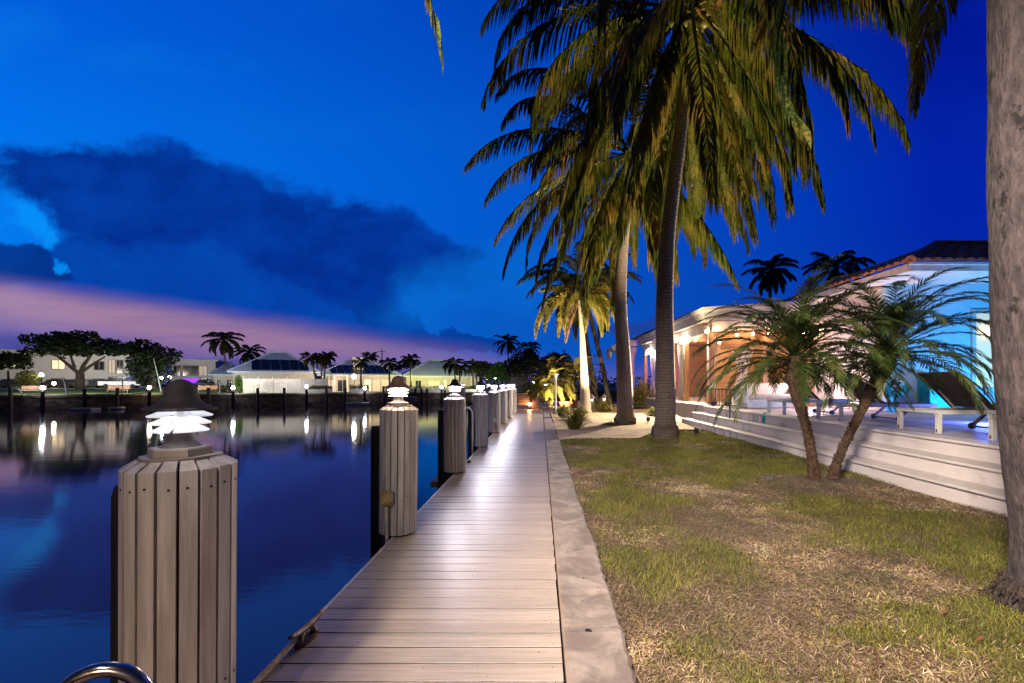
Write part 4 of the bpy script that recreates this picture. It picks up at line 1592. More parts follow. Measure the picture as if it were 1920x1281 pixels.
b = MB()
b.box(L3(14.0, WY + .1, 2.47), (9.0, .2, 3.57))
b.build('wall', M['blue_lit_wall'], hs)
b = MB()
b.box(L3(9.6, 14.95, 2.47), (.2, 4.5, 3.57))
o = b.build('wall', M['white_wall'], hs)
b = MB()
b.prism([(8.98 - 9.5, 11.08 - WY), (19 - 9.5, 11.08 - WY), (19 - 9.5, 17.4 - WY), (8.98 - 9.5, 17.4 - WY)], 'z', 4.19, 4.22)
b.build('soffit', M['white'], hs)
b = MB()
b.box(L3(14, 11.03, 4.27), (10.1, .05, .19))
b.build('fascia', M['trim_white'], hs)
b = MB()
b.box(L3(8.95, 14.2, 4.27), (.05, 6.3, .19))
b.build('fascia', M['trim_white'], hs)
b = MB()
b.box(L3(13.9, 10.97, 4.345), (10.0, .09, .05))
b.build('gutter', M['white'], hs)


def tile_slope(b, x0, x1, pitch, depth, along='x', tile=.26, hip0=True):
    """barrel tile rows rising from the eave; starts at a 45 degree hip"""
    n = int((x1 - x0) / tile)
    for i in range(n):
        u0 = x0 + i * tile
        run_ = min(depth, (u0 + tile / 2 - x0)) if hip0 else depth
        run_ = max(.12, run_)
        vs, fs = [], []
        seg = 7
        rows = max(1, int(run_ / .4))
        for j in range(rows):
            w0, w1 = run_ * j / rows, run_ * (j + 1) / rows
            k0 = len(vs)
            for (wv_, dz_) in ((w0 - .02, .035), (w1, .0)):
                for s in range(seg + 1):
                    a = PI * s / seg
                    vs.append((u0 + tile / 2 - math.cos(a) * tile * .52, wv_, wv_ * math.tan(R(pitch)) + math.sin(a) * .085 + dz_))
            for s in range(seg): fs.append((k0 + s, k0 + s + 1, k0 + seg + 2 + s, k0 + seg + 1 + s))
            # tile mouth
            vs.append((u0 + tile / 2, w0 - .02, w0 * math.tan(R(pitch)) + .02))
            c = len(vs) - 1
            for s in range(seg): fs.append((k0 + s + 1, k0 + s, c))
        if along == 'y': vs = [(y, x, z) for x, y, z in vs]
        b.add(vs, fs)


b = MB()
tile_slope(b, 0, 10.0, 21, 4.6)
r_ = b.build('roof', M['tile'], hs, loc=L3(8.9, 10.95, 4.37))
b = MB()
tile_slope(b, 0, 8.0, 21, 4.6, 'y')
b.build('roof', M['tile'], hs, loc=L3(8.88, 10.95, 4.37))
b = MB()
b.tube([(0, 0, .06), (4.6, 4.6, 4.6 * math.tan(R(21)) + .1)], .11, 8)
b.tube([(4.6, 4.6, 4.6 * math.tan(R(21)) + .1), (12, 4.6, 4.6 * math.tan(R(21)) + .1)], .11, 8)
b.build('ridge', M['tile'], hs, loc=L3(8.9, 10.95, 4.37))
b = MB()
for (cx, sx, cz, sz) in ((12.16, .7, 3.42, .1), (12.16, .7, 1.30, .1)): b.box(L3(cx, WY - .03, cz), (sx, .06, sz))
for cx in (11.86, 12.46): b.box(L3(cx, WY - .03, 2.36), (.1, .06, 2.02))
wn = b.build('window', M['trim_white'], hs)
b = MB()
b.box(L3(12.16, WY - .012, 2.36), (.5, .02, 2.02))
b.build('pane', emis('warm_window', (.9, .62, .38), .42), wn)
b = MB()
b.ball(L3(12.19, WY - .09, 2.86), .13, 16, 10, (1.1, .4, .8))
b.build('wall_lamp', emis('window_lamp', (1.0, .86, .62), 6), hs)
fl = thing('flood_light', 'twin headed white floodlight under the eave of the blue lit wall', 'flood light', (9.6, 11.75, 4.17))
b = MB()
b.lathe([(.0001, .02), (.06, .02), (.06, 0), (.0001, 0)], 14)
b.build('mount', M['white'], fl)
for s in (-1, 1):
    b = MB()
    b.tube([(s * .02, 0, 0), (s * .075, -.03, -.07)], [.02, .028], 10)
    b.tube([(s * .07, -.02, -.05), (s * .12, -.11, -.12)], [.055, .075], 14)
    b.build('head', M['white'], fl, smooth=False)
# turquoise hose on a reel and the teal bin beside it
t = thing('hose_reel', 'coiled turquoise hose on a wall reel with a white ticked hub', 'hose reel', (9.72, WY - .02, 1.38))
b = MB()
for k in range(6):
    rr = .16 + .025 * k
    b.tube([(rr * 1.15 * math.cos(a), -.06 - .02 * (k % 2), -.06 + rr * .8 * math.sin(a)) for a in [2 * PI * q / 28 for q in range(29)]], .017, 8, False)
b.build('hose', M['teal'], t, smooth=True)
b = MB()
b.tube([(0, 0, .08), (0, -.14, .08)], .14, 24)
hub = b.build('hub', M['white'], t)
b = MB()
for q in range(24):
    a = 2 * PI * q / 24
    b.bar((.095 * math.cos(a), -.143, .08 + .095 * math.sin(a)), (.128 * math.cos(a), -.143, .08 + .128 * math.sin(a)), .012, .004, (0, 1, 0))
b.tube([(0, -.14, .08), (0, -.15, .08)], .05, 16)
b.build('tick_mark', M['black'], hub)
t = thing('storage_box', 'tall teal storage box against the blue lit wall', 'box', (10.52, WY - .28, .682))
b = MB()
b.box((0, 0, .46), (.5, .4, .92))
b.build('bin', M['teal'], t, bevel=.02)
b = MB()
b.box((0, 0, .94), (.54, .44, .05))
b.build('lid', M['teal'], t, bevel=.012)

# ------------------------------------------------------------------ covered porch
po = thing('porch', 'covered porch with white fascia, cedar ceiling and posts', 'porch', (6.1, 17, 0))


def LP(x, y, z): return (x - 6.1, y - 17, z)


plan = [(6.1, 17.0), (10.9, 15.0), (13.5, 15.0), (13.5, 28.4), (6.1, 28.4)]
b = MB()
b.prism([(x - 6.1, y - 17) for x, y in plan], 'z', 3.80, 4.27)
b.build('roof_slab', M['trim_white'], po)
b = MB()
b.prism([(6.04 - 6.1, 16.95 - 17), (10.9 - 6.1, 14.94 - 17), (10.9 - 6.1, 15.02 - 17), (6.12 - 6.1, 17.03 - 17), (6.12 - 6.1, 28.45 - 17), (6.04 - 6.1, 28.45 - 17)], 'z', 4.16, 4.31)
b.build('gutter', M['white'], po)
b = MB()
b.prism([(6.25 - 6.1, 17.1 - 17), (10.8 - 6.1, 15.2 - 17), (13.3 - 6.1, 15.2 - 17), (13.3 - 6.1, 28.2 - 17), (6.25 - 6.1, 28.2 - 17)], 'z', 3.775, 3.797)
b.build('ceiling', M['cedar'], po)
b = MB()
b.box(LP(6.42, 22.7, 3.585), (.16, 11.2, .36))
b.bar(LP(6.42, 17.06, 3.585), LP(10.8, 15.24, 3.585), .16, .36)
b.build('beam', M['trim_white'], po)
for (x, y) in ((6.42, 17.2), (6.42, 20.1), (6.42, 23.9), (6.42, 27.9), (8.1, 16.45), (9.4, 15.9)):
    b = MB()
    b.box(LP(x, y, 2.04), (.20, .20, 2.72))
    b.box(LP(x, y, .80), (.27, .27, .22))
    b.build('post', M['post'], po, bevel=.008)
b = MB()
b.box(LP(10.6, 23.2, 2.22), (.12, 10.2, 3.1))
b.build('back_wall', M['cedar'], po)
b = MB()
b.box(LP(9.0, 28.2, 2.22), (3.1, .12, 3.1))
b.build('end_wall', M['cedar'], po)
b = MB()
b.box(LP(9.0, 20.6, 2.22), (3.0, .12, 3.1))
b.build('screen_wall', M['cedar'], po)
for k, (x, y) in enumerate(((7.25, 16.78), (8.75, 16.16), (10.1, 15.58))):
    b = MB()
    b.box((0, 0, 0), (1.15, .02, .95 if k else .75), rz=-math.atan(2 / 4.8))
    b.build('bamboo_shade', M['bamboo'], po, loc=LP(x, y, 3.0 if k else 3.1))
b = MB()
tile_slope(b, 0, 9.0, 24, 4.0, 'y', hip0=False)
b.build('roof', M['tile'], po, loc=LP(6.0, 27.0, 4.30))
b = MB()
tile_slope(b, 0, 8.0, 24, 4.0, 'x', hip0=False)
# the porch's far gable end: white corner bracket and gutter spout
b2 = MB()
b2.box(LP(5.75, 32.6, 4.08), (.9, 6.8, .36))
b2.build('fascia', M['trim_white'], po)
b2 = MB()
b2.box(LP(5.35, 35.8, 3.8), (.35, .35, .8))
b2.build('downspout', M['white'], po)

# stucco column wrapped in a climbing shrub
t = thing('stucco_column', 'tall cream stucco column at the porch end', 'column', (wx(1182, 30.5), 30.5, .1))
b = MB()
b.lathe([(.36, 0), (.36, .25), (.30, .3), (.27, 2.7), (.30, 3.1), (.36, 3.35), (.44, 3.5), (.44, 3.75), (.0001, 3.75)], 16)
b.build('shaft', M['white_wall'], t)

# curtains tied back at the posts


def curtain(label, x, y, rz, wtop, h, z0, seed, tie=.55):
    b = MB()
    nx, nz = 36, 16
    vs, fs = [], []
    for j in range(nz + 1):
        v_ = j / nz
        pinch = 1 - .62 * math.exp(-((v_ - (1 - tie)) / .22) ** 2)
        for i in range(nx + 1):
            u = i / nx - .5
            vs.append((u * wtop * pinch, .045 * math.sin(i * 1.25 + seed) * pinch, h * v_))
    for j in range(nz):
        for i in range(nx):
            a = j * (nx + 1) + i
            fs.append((a, a + 1, a + nx + 2, a + nx + 1))
    b.add(vs, fs)
    o = b.build('curtain', M['curtain'], smooth=True, loc=(x, y, z0))
    o.rotation_euler = (0, 0, rz)
    tag(o, label, 'curtain', 'tied curtains on the porch posts')


curtain('white tied curtain glowing beside the tall palm trunk', 6.55, 21.2, R(90), 1.0, 2.7, .7, 1)
curtain('purple lit tied curtain between the two coconut trunks', 6.55, 26.6, R(90), 1.2, 2.7, .7, 2)
curtain('cream tied curtain at the front corner post of the porch', 6.62, 17.6, R(90), .9, 2.6, .7, 3)
curtain('cream tied curtain beside the bamboo shades', 7.5, 16.9, R(-22), .8, 2.6, .7, 4)

# globe lamp on the beam
g_ = thing('globe_lamp', 'bright white globe lamp on the porch beam', 'lamp', (6.22, 19.9, 3.34))
b = MB()
b.ball((0, 0, 0), .15, 20, 12)
b.build('globe', emis('white_globe', (1.0, .93, .84), 42), g_, smooth=True)
b = MB()
b.tube([(0, 0, .14), (0, 0, .24), (.12, 0, .26)], .02, 8)
b.build('bracket', M['white'], g_)
g2 = dup(g_)
g2['label'] = 'white globe lamp on the porch beam behind the flared palm'
g2.location = (6.22, 26.2, 3.28)
# string lights along beam and front
E_BULB = emis('filament_bulb', (1.0, .62, .30), 170)


def string_lights(label, pts, nb):
    t = thing('string_lights', label, 'string lights', (0, 0, 0), 0, 'warm string lights on the porch')
    path = []
    for a, c in zip(pts, pts[1:]):
        a, c = Vector(a), Vector(c)
        for k in range(10):
            u = k / 10
            q = a.lerp(c, u)
            q.z -= .22 * 4 * u * (1 - u)
            path.append(q)
    path.append(Vector(pts[-1]))
    b = MB()
    b.tube(path, .008, 5)
    b.build('cord', M['black'], t)
    for k in range(nb):
        q = path[int((k + .5) / nb * (len(path) - 1))]
        b = MB()
        b.tube([(q.x, q.y, q.z), (q.x, q.y, q.z - .05)], .018, 8)
        sk = b.build('socket', M['black'], t)
        b = MB()
        b.ball((q.x, q.y, q.z - .085), .04, 10, 8, (1, 1, 1.2))
        b.build('bulb', E_BULB, sk, smooth=True)


string_lights('warm bulbs strung along the side beam of the porch', [(6.25, 16.9, 3.6), (6.3, 20, 3.45), (6.3, 24, 3.45), (6.3, 28, 3.45)], 9)
string_lights('warm bulbs strung across the porch front over bamboo shades', [(6.3, 16.85, 3.62), (7.9, 16.1, 3.42), (9.3, 15.5, 3.42), (10.8, 14.9, 3.5)], 9)
string_lights('warm bulbs strung inside the porch below the cedar ceiling', [(6.9, 18.4, 3.4), (8.4, 18.0, 3.1), (9.8, 17.4, 3.3)], 5)

# porch furniture at the deck end
t = thing('outdoor_sofa', 'cream cushioned sofa on the porch behind date palm fronds', 'sofa', (7.3, 14.6, .682))
b = MB()
b.box((0, 0, .14), (1.7, .8, .26))
b.build('plinth', M['trim_white'], t, bevel=.01)
b = MB()
b.box((0, -.02, .35), (1.6, .74, .16))
b.build('seat', M['cushion'], t, bevel=.05)
b = MB()
b.box((0, .34, .58), (1.6, .16, .42))
b.build('backrest', M['cushion'], t, bevel=.05)
for s in (-1, 1):
    b = MB()
    b.box((s * .87, 0, .4), (.12, .82, .5))
    b.build('arm', M['trim_white'], t, bevel=.015)


def wire_table(label, x, y):
    t = thing('wire_table', label, 'side table', (x, y, .682), .2, 'wire tables at the head of the steps')
    b = MB()
    for sx in (-.2, .2):
        for sy in (-.2, .2): b.box((sx, sy, .29), (.016, .016, .58))
    for z in (.02, .57):
        for s in (-.2, .2):
            b.box((s, 0, z), (.016, .4, .016))
            b.box((0, s, z), (.4, .016, .016))
    b.build('frame', M['black'], t)
    b = MB()
    b.box((0, 0, .586), (.43, .43, .014))
    b.build('top', M['glass_dark'], t)
    return t


wire_table('black wire table at the very end of the deck edge', 5.98, 15.75)
wire_table('black wire table beside the cream sofa', 6.42, 15.6)
E_CAN = emis('candle_glass', (1.0, .55, .25), 4)
for k, (x, y, z, lab) in enumerate(((5.9, 15.7, 1.275, 'glowing glass candle on the wire table at the deck end'), (6.05, 15.8, 1.275, 'second glowing candle on the wire table at the deck end'), (6.42, 15.6, 1.275, 'glowing glass candle on the wire table beside the sofa'))):
    t = thing('candle_glass', lab, 'candle', (x, y, z))
    b = MB()
    b.lathe([(.0001, 0), (.03, 0), (.034, .04), (.032, .1)], 12)
    b.build('flame', E_CAN, t)
    b = MB()
    b.lathe([(.038, 0), (.044, .05), (.04, .13), (.036, .13), (.04, .05), (.034, .004)], 14)
    b.build('glass', M['white'], t)
for k, (x, y, lab) in enumerate(((5.98, 15.75, 'purple bowl under the wire table at the deck end'), (6.42, 15.6, 'purple bowl under the wire table beside the sofa'))):
    b = MB()
    b.lathe([(.0001, .0), (.07, .0), (.13, .09), (.12, .15), (.105, .15), (.11, .09), (.05, .02), (.0001, .02)], 18)
    tag(b.build('bowl', mat('purple_glaze_%s' % 'ab'[k], (.12, .03, .22), (.07, .02, .14), 5, .3), loc=(x, y, .682), smooth=True), lab, 'bowl')
# turquoise towel over the deck edge
b = MB()
vs, fs = [], []
for j in range(15):
    v_ = j / 14
    x_ = 5.72 - .095 * min(1, v_ * 3.2)
    z_ = .705 - max(0, v_ - .3) * .62 + (.25 * math.sin(PI * min(1, v_ / .3)) * .05)
    for i in range(7):
        u = (i / 6 - .5) * (.13 + .03 * v_)
        vs.append((x_ + .012 * math.sin(i * 2.2 + j * .3), 11.5 + u, z_))
for j in range(14):
    for i in range(6):
        a = j * 7 + i
        fs.append((a, a + 1, a + 8, a + 7))
b.add(vs, fs)
o = b.build('towel', M['towel'], smooth=True)
sm = o.modifiers.new('Solid', 'SOLIDIFY')
sm.thickness = .012
tag(o, 'narrow turquoise towel hanging over the deck edge', 'towel')
# ------------------------------------------------------------------ terrace at the boardwalk's end
def make_sofa(label, loc, rz):
    t = thing('slatted_sofa', label, 'sofa', loc, rz, 'teak sofas on the terrace')
    wd_ = 1.15
    b = MB()
    for z in (.34, .44, .54, .64, .74): b.box((0, -.36, z), (wd_, .022, .065))
    b.box((0, -.36, .80), (wd_ + .06, .05, .05))
    b.box((0, -.385, .52), (.06, .025, .55))
    b.box((0, 0, .2), (wd_, .72, .05))
    b.build('frame', M['wood_furn'], t)
    for sx in (-1, 1):
        for sy in (-1, 1):
            b = MB()
            b.box((sx * (wd_ / 2 + .03), sy * .34, .3 if sy > 0 else .41), (.06, .06, .6 if sy > 0 else .82))
            b.build('leg', M['wood_furn'], t)
        b = MB()
        b.box((sx * (wd_ / 2 + .03), 0, .61), (.07, .76, .03))
        b.build('arm', M['wood_furn'], t)
    b = MB()
    b.box((0, .02, .31), (wd_ - .02, .68, .15))
    b.build('seat', M['cushion'], t, bevel=.04)
    b = MB()
    b.box((0, -.26, .63), (wd_ - .02, .16, .52))
    b.build('backrest', M['cushion'], t, bevel=.05)
    return t


make_sofa('teak slat backed sofa seen from behind on the terrace', (wx(972, 26.6), 26.6, .006), R(4))
make_sofa('teak sofa with cream cushions facing the boardwalk', (wx(1018, 31.0), 31.0, .006), R(172))
t = thing('fire_table', 'square stone fire table with a small flame between sofas', 'fire table', (wx(1003, 26.3), 26.3, .006))
b = MB()
b.box((0, 0, .27), (.44, .44, .54))
b.build('plinth', M['stonebox'], t, bevel=.01)
b = MB()
b.box((0, 0, .56), (.5, .5, .045))
b.build('top', M['stonebox'], t, bevel=.008)
t = thing('lantern', 'glowing orange lantern beside the stone fire table', 'lantern', (wx(993, 26.0), 26.0, .006))
b = MB()
b.box((0, 0, .04), (.2, .2, .08))
b.box((0, 0, .42), (.2, .2, .04))
for sx in (-.09, .09):
    for sy in (-.09, .09): b.box((sx, sy, .24), (.014, .014, .34))
b.build('frame', M['black'], t)
b = MB()
b.ball((0, 0, .28), .075, 12, 8)
b.build('flame', emis('lantern_flame', (1.0, .45, .16), 160), t)
b = MB()
for k in range(4):
    b.box((wx(1010, 33) + .3 * k, 33.4, .55), (.28, .6, .9 + .1 * (k % 2)))
tag(b.build('bar_counter', mat('violet_counter', (.10, .05, .14), (.06, .03, .09), 4, .5)), 'low violet counter behind the terrace sofas', 'counter')
# white lamp post
t = thing('lamp_post', 'slim white post with a shower head shaped fitting by the kerb end', 'post', (wx(1042, 21.8), 21.8, 0))
b = MB()
b.tube([(0, 0, 0), (0, 0, .03), (0, 0, .03), (0, 0, 1.75), (0, 0, 1.78)], [.09, .09, .05, .045, .03], 12)
b.build('pole', M['white'], t)
b = MB()
b.lathe([(.02, 1.72), (.07, 1.77), (.075, 1.85), (.05, 1.93), (.0001, 1.95)], 12)
b.bar((-.13, 0, 1.9), (.13, 0, 1.9), .03)
b.build('fitting', M['white'], t)


def pot(label, px, Y, r, h_, m_=None, plant=0):
    t = thing('plant_pot', label, 'plant pot', (wx(px, Y), Y, .01), 0)
    b = MB()
    b.lathe([(.0001, 0), (r * .66, 0), (r * .95, h_ * .85), (r, h_ * .86), (r, h_), (r * .86, h_), (r * .8, h_ * .8), (.0001, h_ * .8)], 18)
    b.build('pot', m_ or M['terra'], t, smooth=False)
    if plant:
        rnd = random.Random(int(px))
        b = MB()
        vs, fs = [], []
        for k in range(60):
            a = rnd.uniform(0, 6.28)
            l = rnd.uniform(.3, .7) * plant
            wv = Vector((-math.sin(a), math.cos(a), 0)) * .03
            p0 = Vector((.03 * math.cos(a), .03 * math.sin(a), h_ * .85))
            p1 = p0 + Vector((math.cos(a) * l * .35, math.sin(a) * l * .35, l * .8))
            p2 = p0 + Vector((math.cos(a) * l * .8, math.sin(a) * l * .8, l * rnd.uniform(.5, 1)))
            i = len(vs)
            vs += [p0 - wv, p0 + wv, p1 + wv, p1 - wv, p2]
            fs += [(i, i + 1, i + 2, i + 3), (i + 3, i + 2, i + 4)]
        b.add(vs, fs)
        b.build('foliage', LEAF_GOLD, t)


pot('wide terracotta bowl planter under the golden date palm', 1060, 27.5, .42, .36)
pot('terracotta pot with spiky plant behind the foxtail palm', 1080, 27.0, .32, .38, None, .9)
pot('cream square-shouldered planter against the foxtail palm trunk', 1090, 25.0, .2, .5, M['white_wall'])
for k, (px, Y, lab) in enumerate(((1110, 27.5, 'white pagoda lantern beside the foxtail palm trunk'), (1133, 29.0, 'white pagoda lantern at the foot of the slanting palm'))):
    t = thing('garden_lantern', lab, 'lantern', (wx(px, Y), Y, .04))
    b = MB()
    b.box((0, 0, .15), (.24, .24, .3))
    for s in (-1, 1):
        for q in (-1, 1): b.box((s * .09, q * .09, .42), (.04, .04, .24))
    b.build('body', M['white'], t)
    b = MB()
    b.lathe([(.22, .54), (.19, .58), (.08, .70), (.04, .78), (.0001, .80)], 4)
    b.build('cap', M['white'], t)
    b = MB()
    b.ball((0, 0, .42), .05, 10, 8)
    b.build('candle', emis('lantern_candle_' + 'ab'[k], (1.0, .7, .4), 14), t)
# black landscape spotlights in the lawn
SPOTL = []
for k, (px, py, Y, lab) in enumerate(((1305, 817, 12.55, 'black landscape spotlight beside the tall coconut palm'), (1215, 790, 16.6, 'black landscape spotlight between the two coconut palms'))):
    t = thing('spot_light', lab, 'spotlight', (wx(px, Y), Y, .0))
    b = MB()
    b.tube([(0, 0, -.02), (0, 0, .1)], .012, 8)
    b.build('stake', M['black'], t)
    b = MB()
    b.tube([(-.01, 0, .08), (.0, .0, .1), (.02, -.02, .24)], [.045, .065, .07], 14, True)
    b.build('housing', M['black'], t)
    SPOTL.append(t)

# ------------------------------------------------------------------ far bank
u_ = Vector((math.cos(FAR_ROT), math.sin(FAR_ROT), 0))
n_ = Vector((-math.sin(FAR_ROT), math.cos(FAR_ROT), 0))


def far_pt(px, k=0.0):
    Y = far_y(px, k)
    return Vector((wx(px, Y), Y, 0))


# seawall and its pale cap
a_, c_ = Vector((-160, 82 - .455 * 160, 0)), Vector((60, 82 + .455 * 60, 0))
t = thing('far_seawall', 'long dark stained seawall of the opposite bank', 'seawall', tuple(a_), FAR_ROT)
L_ = (c_ - a_).length
b = MB()
b.box((L_ / 2, .25, -1.05), (L_, .5, 2.1))
b.build('wall', M['seawall'], t)
b = MB()
b.box((L_ / 2, .2, .06), (L_, .75, .14))
b.build('cap', M['rail_cap'], t)
b = MB()
b.box((L_ / 2, -.06, -.16), (L_, .12, .2))
b.build('waler', M['dark_pile'], t)


def far_house(label, px0, px1, k, eave_py, ridge_py, depth=9.0, wall=None, roof=None, solar=None, openings=(), name='villa', over=.7, posts=()):
    p0, p1 = far_pt(px0, k), far_pt(px1, k)
    rz = math.atan2((p1 - p0).y, (p1 - p0).x)
    W = (p1 - p0).length
    Ym = (p0.y + p1.y) / 2
    ze = wz(eave_py, Ym)
    zr = wz(ridge_py, Ym + depth / 2)
    t = thing(name, label, 'house', tuple(p0), rz)
    b = MB()
    b.box((W / 2, depth / 2, ze / 2), (W, depth, ze))
    b.build('wall', wall or M['white_wall'], t)
    o_ = over
    hr = min(W / 2 + o_, depth / 2 + o_) * .96
    vs = [(-o_, -o_, ze), (W + o_, -o_, ze), (W + o_, depth + o_, ze), (-o_, depth + o_, ze), (hr - o_, depth / 2, zr), (W + o_ - hr, depth / 2, zr)]
    vs += [(x, y, z - .22) for x, y, z in vs[:4]]
    b = MB()
    b.add(vs, [(0, 1, 5, 4), (1, 2, 5), (2, 3, 4, 5), (3, 0, 4), (6, 7, 1, 0), (7, 8, 2, 1), (8, 9, 3, 2), (9, 6, 0, 3), (9, 8, 7, 6)])
    r_ = b.build('roof', roof or M['roofpale'], t)
    b = MB()
    for q in (((0, 4)), ((1, 5)), ((4, 5))):
        b.tube([Vector(vs[q[0]]) + Vector((0, 0, .05)), Vector(vs[q[1]]) + Vector((0, 0, .05))], .12, 6)
    b.build('ridge', roof or M['roofpale'], r_)
    if solar:
        s0, s1, n = solar
        slope = (zr - ze) / (depth / 2 + o_)
        for q in range(n):
            x0 = W * (s0 + (s1 - s0) * q / n)
            x1 = W * (s0 + (s1 - s0) * (q + .94) / n)
            bb = MB()
            v0, v1 = .35, 3.4
            bb.add([(x0, -o_ + v0, ze + v0 * slope + .06), (x1, -o_ + v0, ze + v0 * slope + .06), (x1 - .5, -o_ + v1, ze + v1 * slope + .06), (x0 - .5, -o_ + v1, ze + v1 * slope + .06)], [(0, 1, 2, 3)])
            q_ = bb.build('solar_panel', M['solar'], r_)
            q_.modifiers.new('Solid', 'SOLIDIFY').thickness = .05
    for (f0, f1, z0, z1, gl) in openings:
        bb = MB()
        x0, x1 = W * f0, W * f1
        fr = .09
        for (cx, cz, sx, sz) in (((x0 + x1) / 2, z1, x1 - x0 + fr, fr), ((x0 + x1) / 2, z0, x1 - x0 + fr, fr), (x0, (z0 + z1) / 2, fr, z1 - z0 - fr), (x1, (z0 + z1) / 2, fr, z1 - z0 - fr), ((x0 + x1) / 2, (z0 + z1) / 2, fr * .7, z1 - z0 - fr)):
            bb.box((cx, -.04, cz), (sx, .08, sz))
        wn_ = bb.build('window', M['trim_white'], t)
        bb = MB()
        bb.box(((x0 + x1) / 2, -.012, (z0 + z1) / 2), (x1 - x0, .02, z1 - z0))
        bb.build('pane', gl, wn_)
    for f in posts:
        bb = MB()
        bb.box((W * f, -2.2, (ze - .15) / 2), (.22, .22, ze - .15))
        bb.build('post', M['trim_white'], t)
    return t, W, ze, rz


GD, GL, GP, GM = M['glass_dark'], M['glass_lit'], M['glass_purple'], M['glass_dim']
far_house('pale villa with a blue hipped roof and solar panels behind the white fence', 437, 592, 13, 697, 661, 10.5, solar=(.22, .92, 6), openings=((.03, .09, 1.0, 2.4, GD), (.52, .62, .9, 2.3, GM)))
far_house('low wing of the solar panelled villa with two dark windows', 402, 440, 17, 702, 680, 8, openings=((.12, .3, .7, 2.2, GD), (.6, .85, .7, 2.2, GD)), name='villa_wing')
far_house('middle villa with a white chimney tower and glazed patio', 603, 745, 14, 703, 675, 10, solar=(.12, .92, 9), openings=((.03, .18, .1, 2.2, GM), (.2, .33, .1, 2.2, GD), (.55, .64, .1, 2.2, GL), (.66, .76, .1, 2.2, GM), (.78, .9, .1, 2.2, GM)), posts=(.02, .16, .32))
far_house('pale villa with pyramid roof and yellow green lit walls', 762, 893, 14, 705, 676, 11, openings=((.12, .2, .1, 2.1, GD), (.30, .46, .3, 2.0, GM), (.52, .56, .2, 2.1, GL)), posts=(.98, .88))
# chimney tower on the middle villa
q = far_pt(671, 16)
t = thing('chimney_tower', 'square white chimney tower rising over the middle villa roof', 'chimney', tuple(q), FAR_ROT)
b = MB()
b.box((0, 0, 3.0), (1.7, 1.5, 6.0))
b.build('shaft', M['white'], t)
b = MB()
b.box((0, 0, 6.12), (1.95, 1.75, .22))
b.build('cap', M['white'], t)


def far_block(label, px0, px1, k, top_py, depth, rows, name='apartment_block'):
    p0, p1 = far_pt(px0, k), far_pt(px1, k)
    rz = math.atan2((p1 - p0).y, (p1 - p0).x)
    W = (p1 - p0).length
    zt = wz(top_py, (p0.y + p1.y) / 2)
    t = thing(name, label, 'apartment block', tuple(p0), rz)
    b = MB()
    b.box((W / 2, depth / 2, zt / 2), (W, depth, zt))
    b.build('wall', M['blue_wall'], t)
    b = MB()
    b.box((W / 2, depth / 2, zt + .15), (W + 1.2, depth + 1.2, .3))
    b.build('roof', M['trim_white'], t)
    for (f0, f1, z0, z1, gl) in rows:
        bb = MB()
        x0, x1 = W * f0, W * f1
        bb.box(((x0 + x1) / 2, -.03, (z0 + z1) / 2 + (z1 - z0) / 2 + .06), (x1 - x0 + .24, .08, .12))
        bb.box(((x0 + x1) / 2, -.03, z0 - .06), (x1 - x0 + .24, .1, .12))
        bb.box(((x0 + x1) / 2, -.032, (z0 + z1) / 2), (.08, .06, z1 - z0))
        for xx_ in (x0 - .06, x1 + .06): bb.box((xx_, -.03, (z0 + z1) / 2), (.12, .08, z1 - z0))
        wn_ = bb.build('window', M['frame_grey'], t)
        bb = MB()
        bb.box(((x0 + x1) / 2, -.012, (z0 + z1) / 2), (x1 - x0, .02, z1 - z0))
        bb.build('pane', gl, wn_)
    return t, W, zt


rows = [(.02, .08, 3.9, 5.3, GD), (.02, .08, .8, 2.2, GD), (.16, .22, 3.9, 5.3, GD), (.445, .53, 4.0, 5.4, GL), (.44, .53, .9, 2.3, GD), (.60, .63, .9, 2.2, GM), (.74, .81, 3.9, 5.3, GD), (.74, .81, .8, 2.3, GD), (.845, .89, 3.4, 5.6, GM), (.905, .95, 3.4, 5.6, GD), (.845, .95, .3, 2.6, GD), (.97, .995, 1, 2.2, GD)]
far_block('long white two storey apartment block behind the spreading tree', -30, 243, 32, 661, 12, rows)
far_block('white two storey wing with screened balconies and a purple lit bay', 322, 404, 46, 677, 10, [(.05, .2, 3.2, 5.2, GD), (.25, .6, 3.2, 5.2, GD), (.62, .8, 3.2, 5.2, GM), (.25, .62, .2, 2.6, GP), (.66, .9, .3, 2.6, GD)])

# white vinyl fence
p0, p1 = far_pt(457, 3), far_pt(614, 3)
W = (p1 - p0).length
t = thing('vinyl_fence', 'long white vinyl privacy fence on the opposite bank', 'fence', tuple(p0), math.atan2((p1 - p0).y, (p1 - p0).x))
b = MB()
nb = int(W / .2)
for k in range(nb): b.box((W * (k + .5) / nb, 0, 1.12), (W / nb - .006, .05, 2.15))
b.build('panel', M['white'], t)
for k in range(7):
    b = MB()
    b.box((W * k / 6, -.05, 1.2), (.14, .14, 2.4))
    b.box((W * k / 6, -.05, 2.43), (.18, .18, .06))
    b.build('post', M['white'], t)

# low white planters with hedges


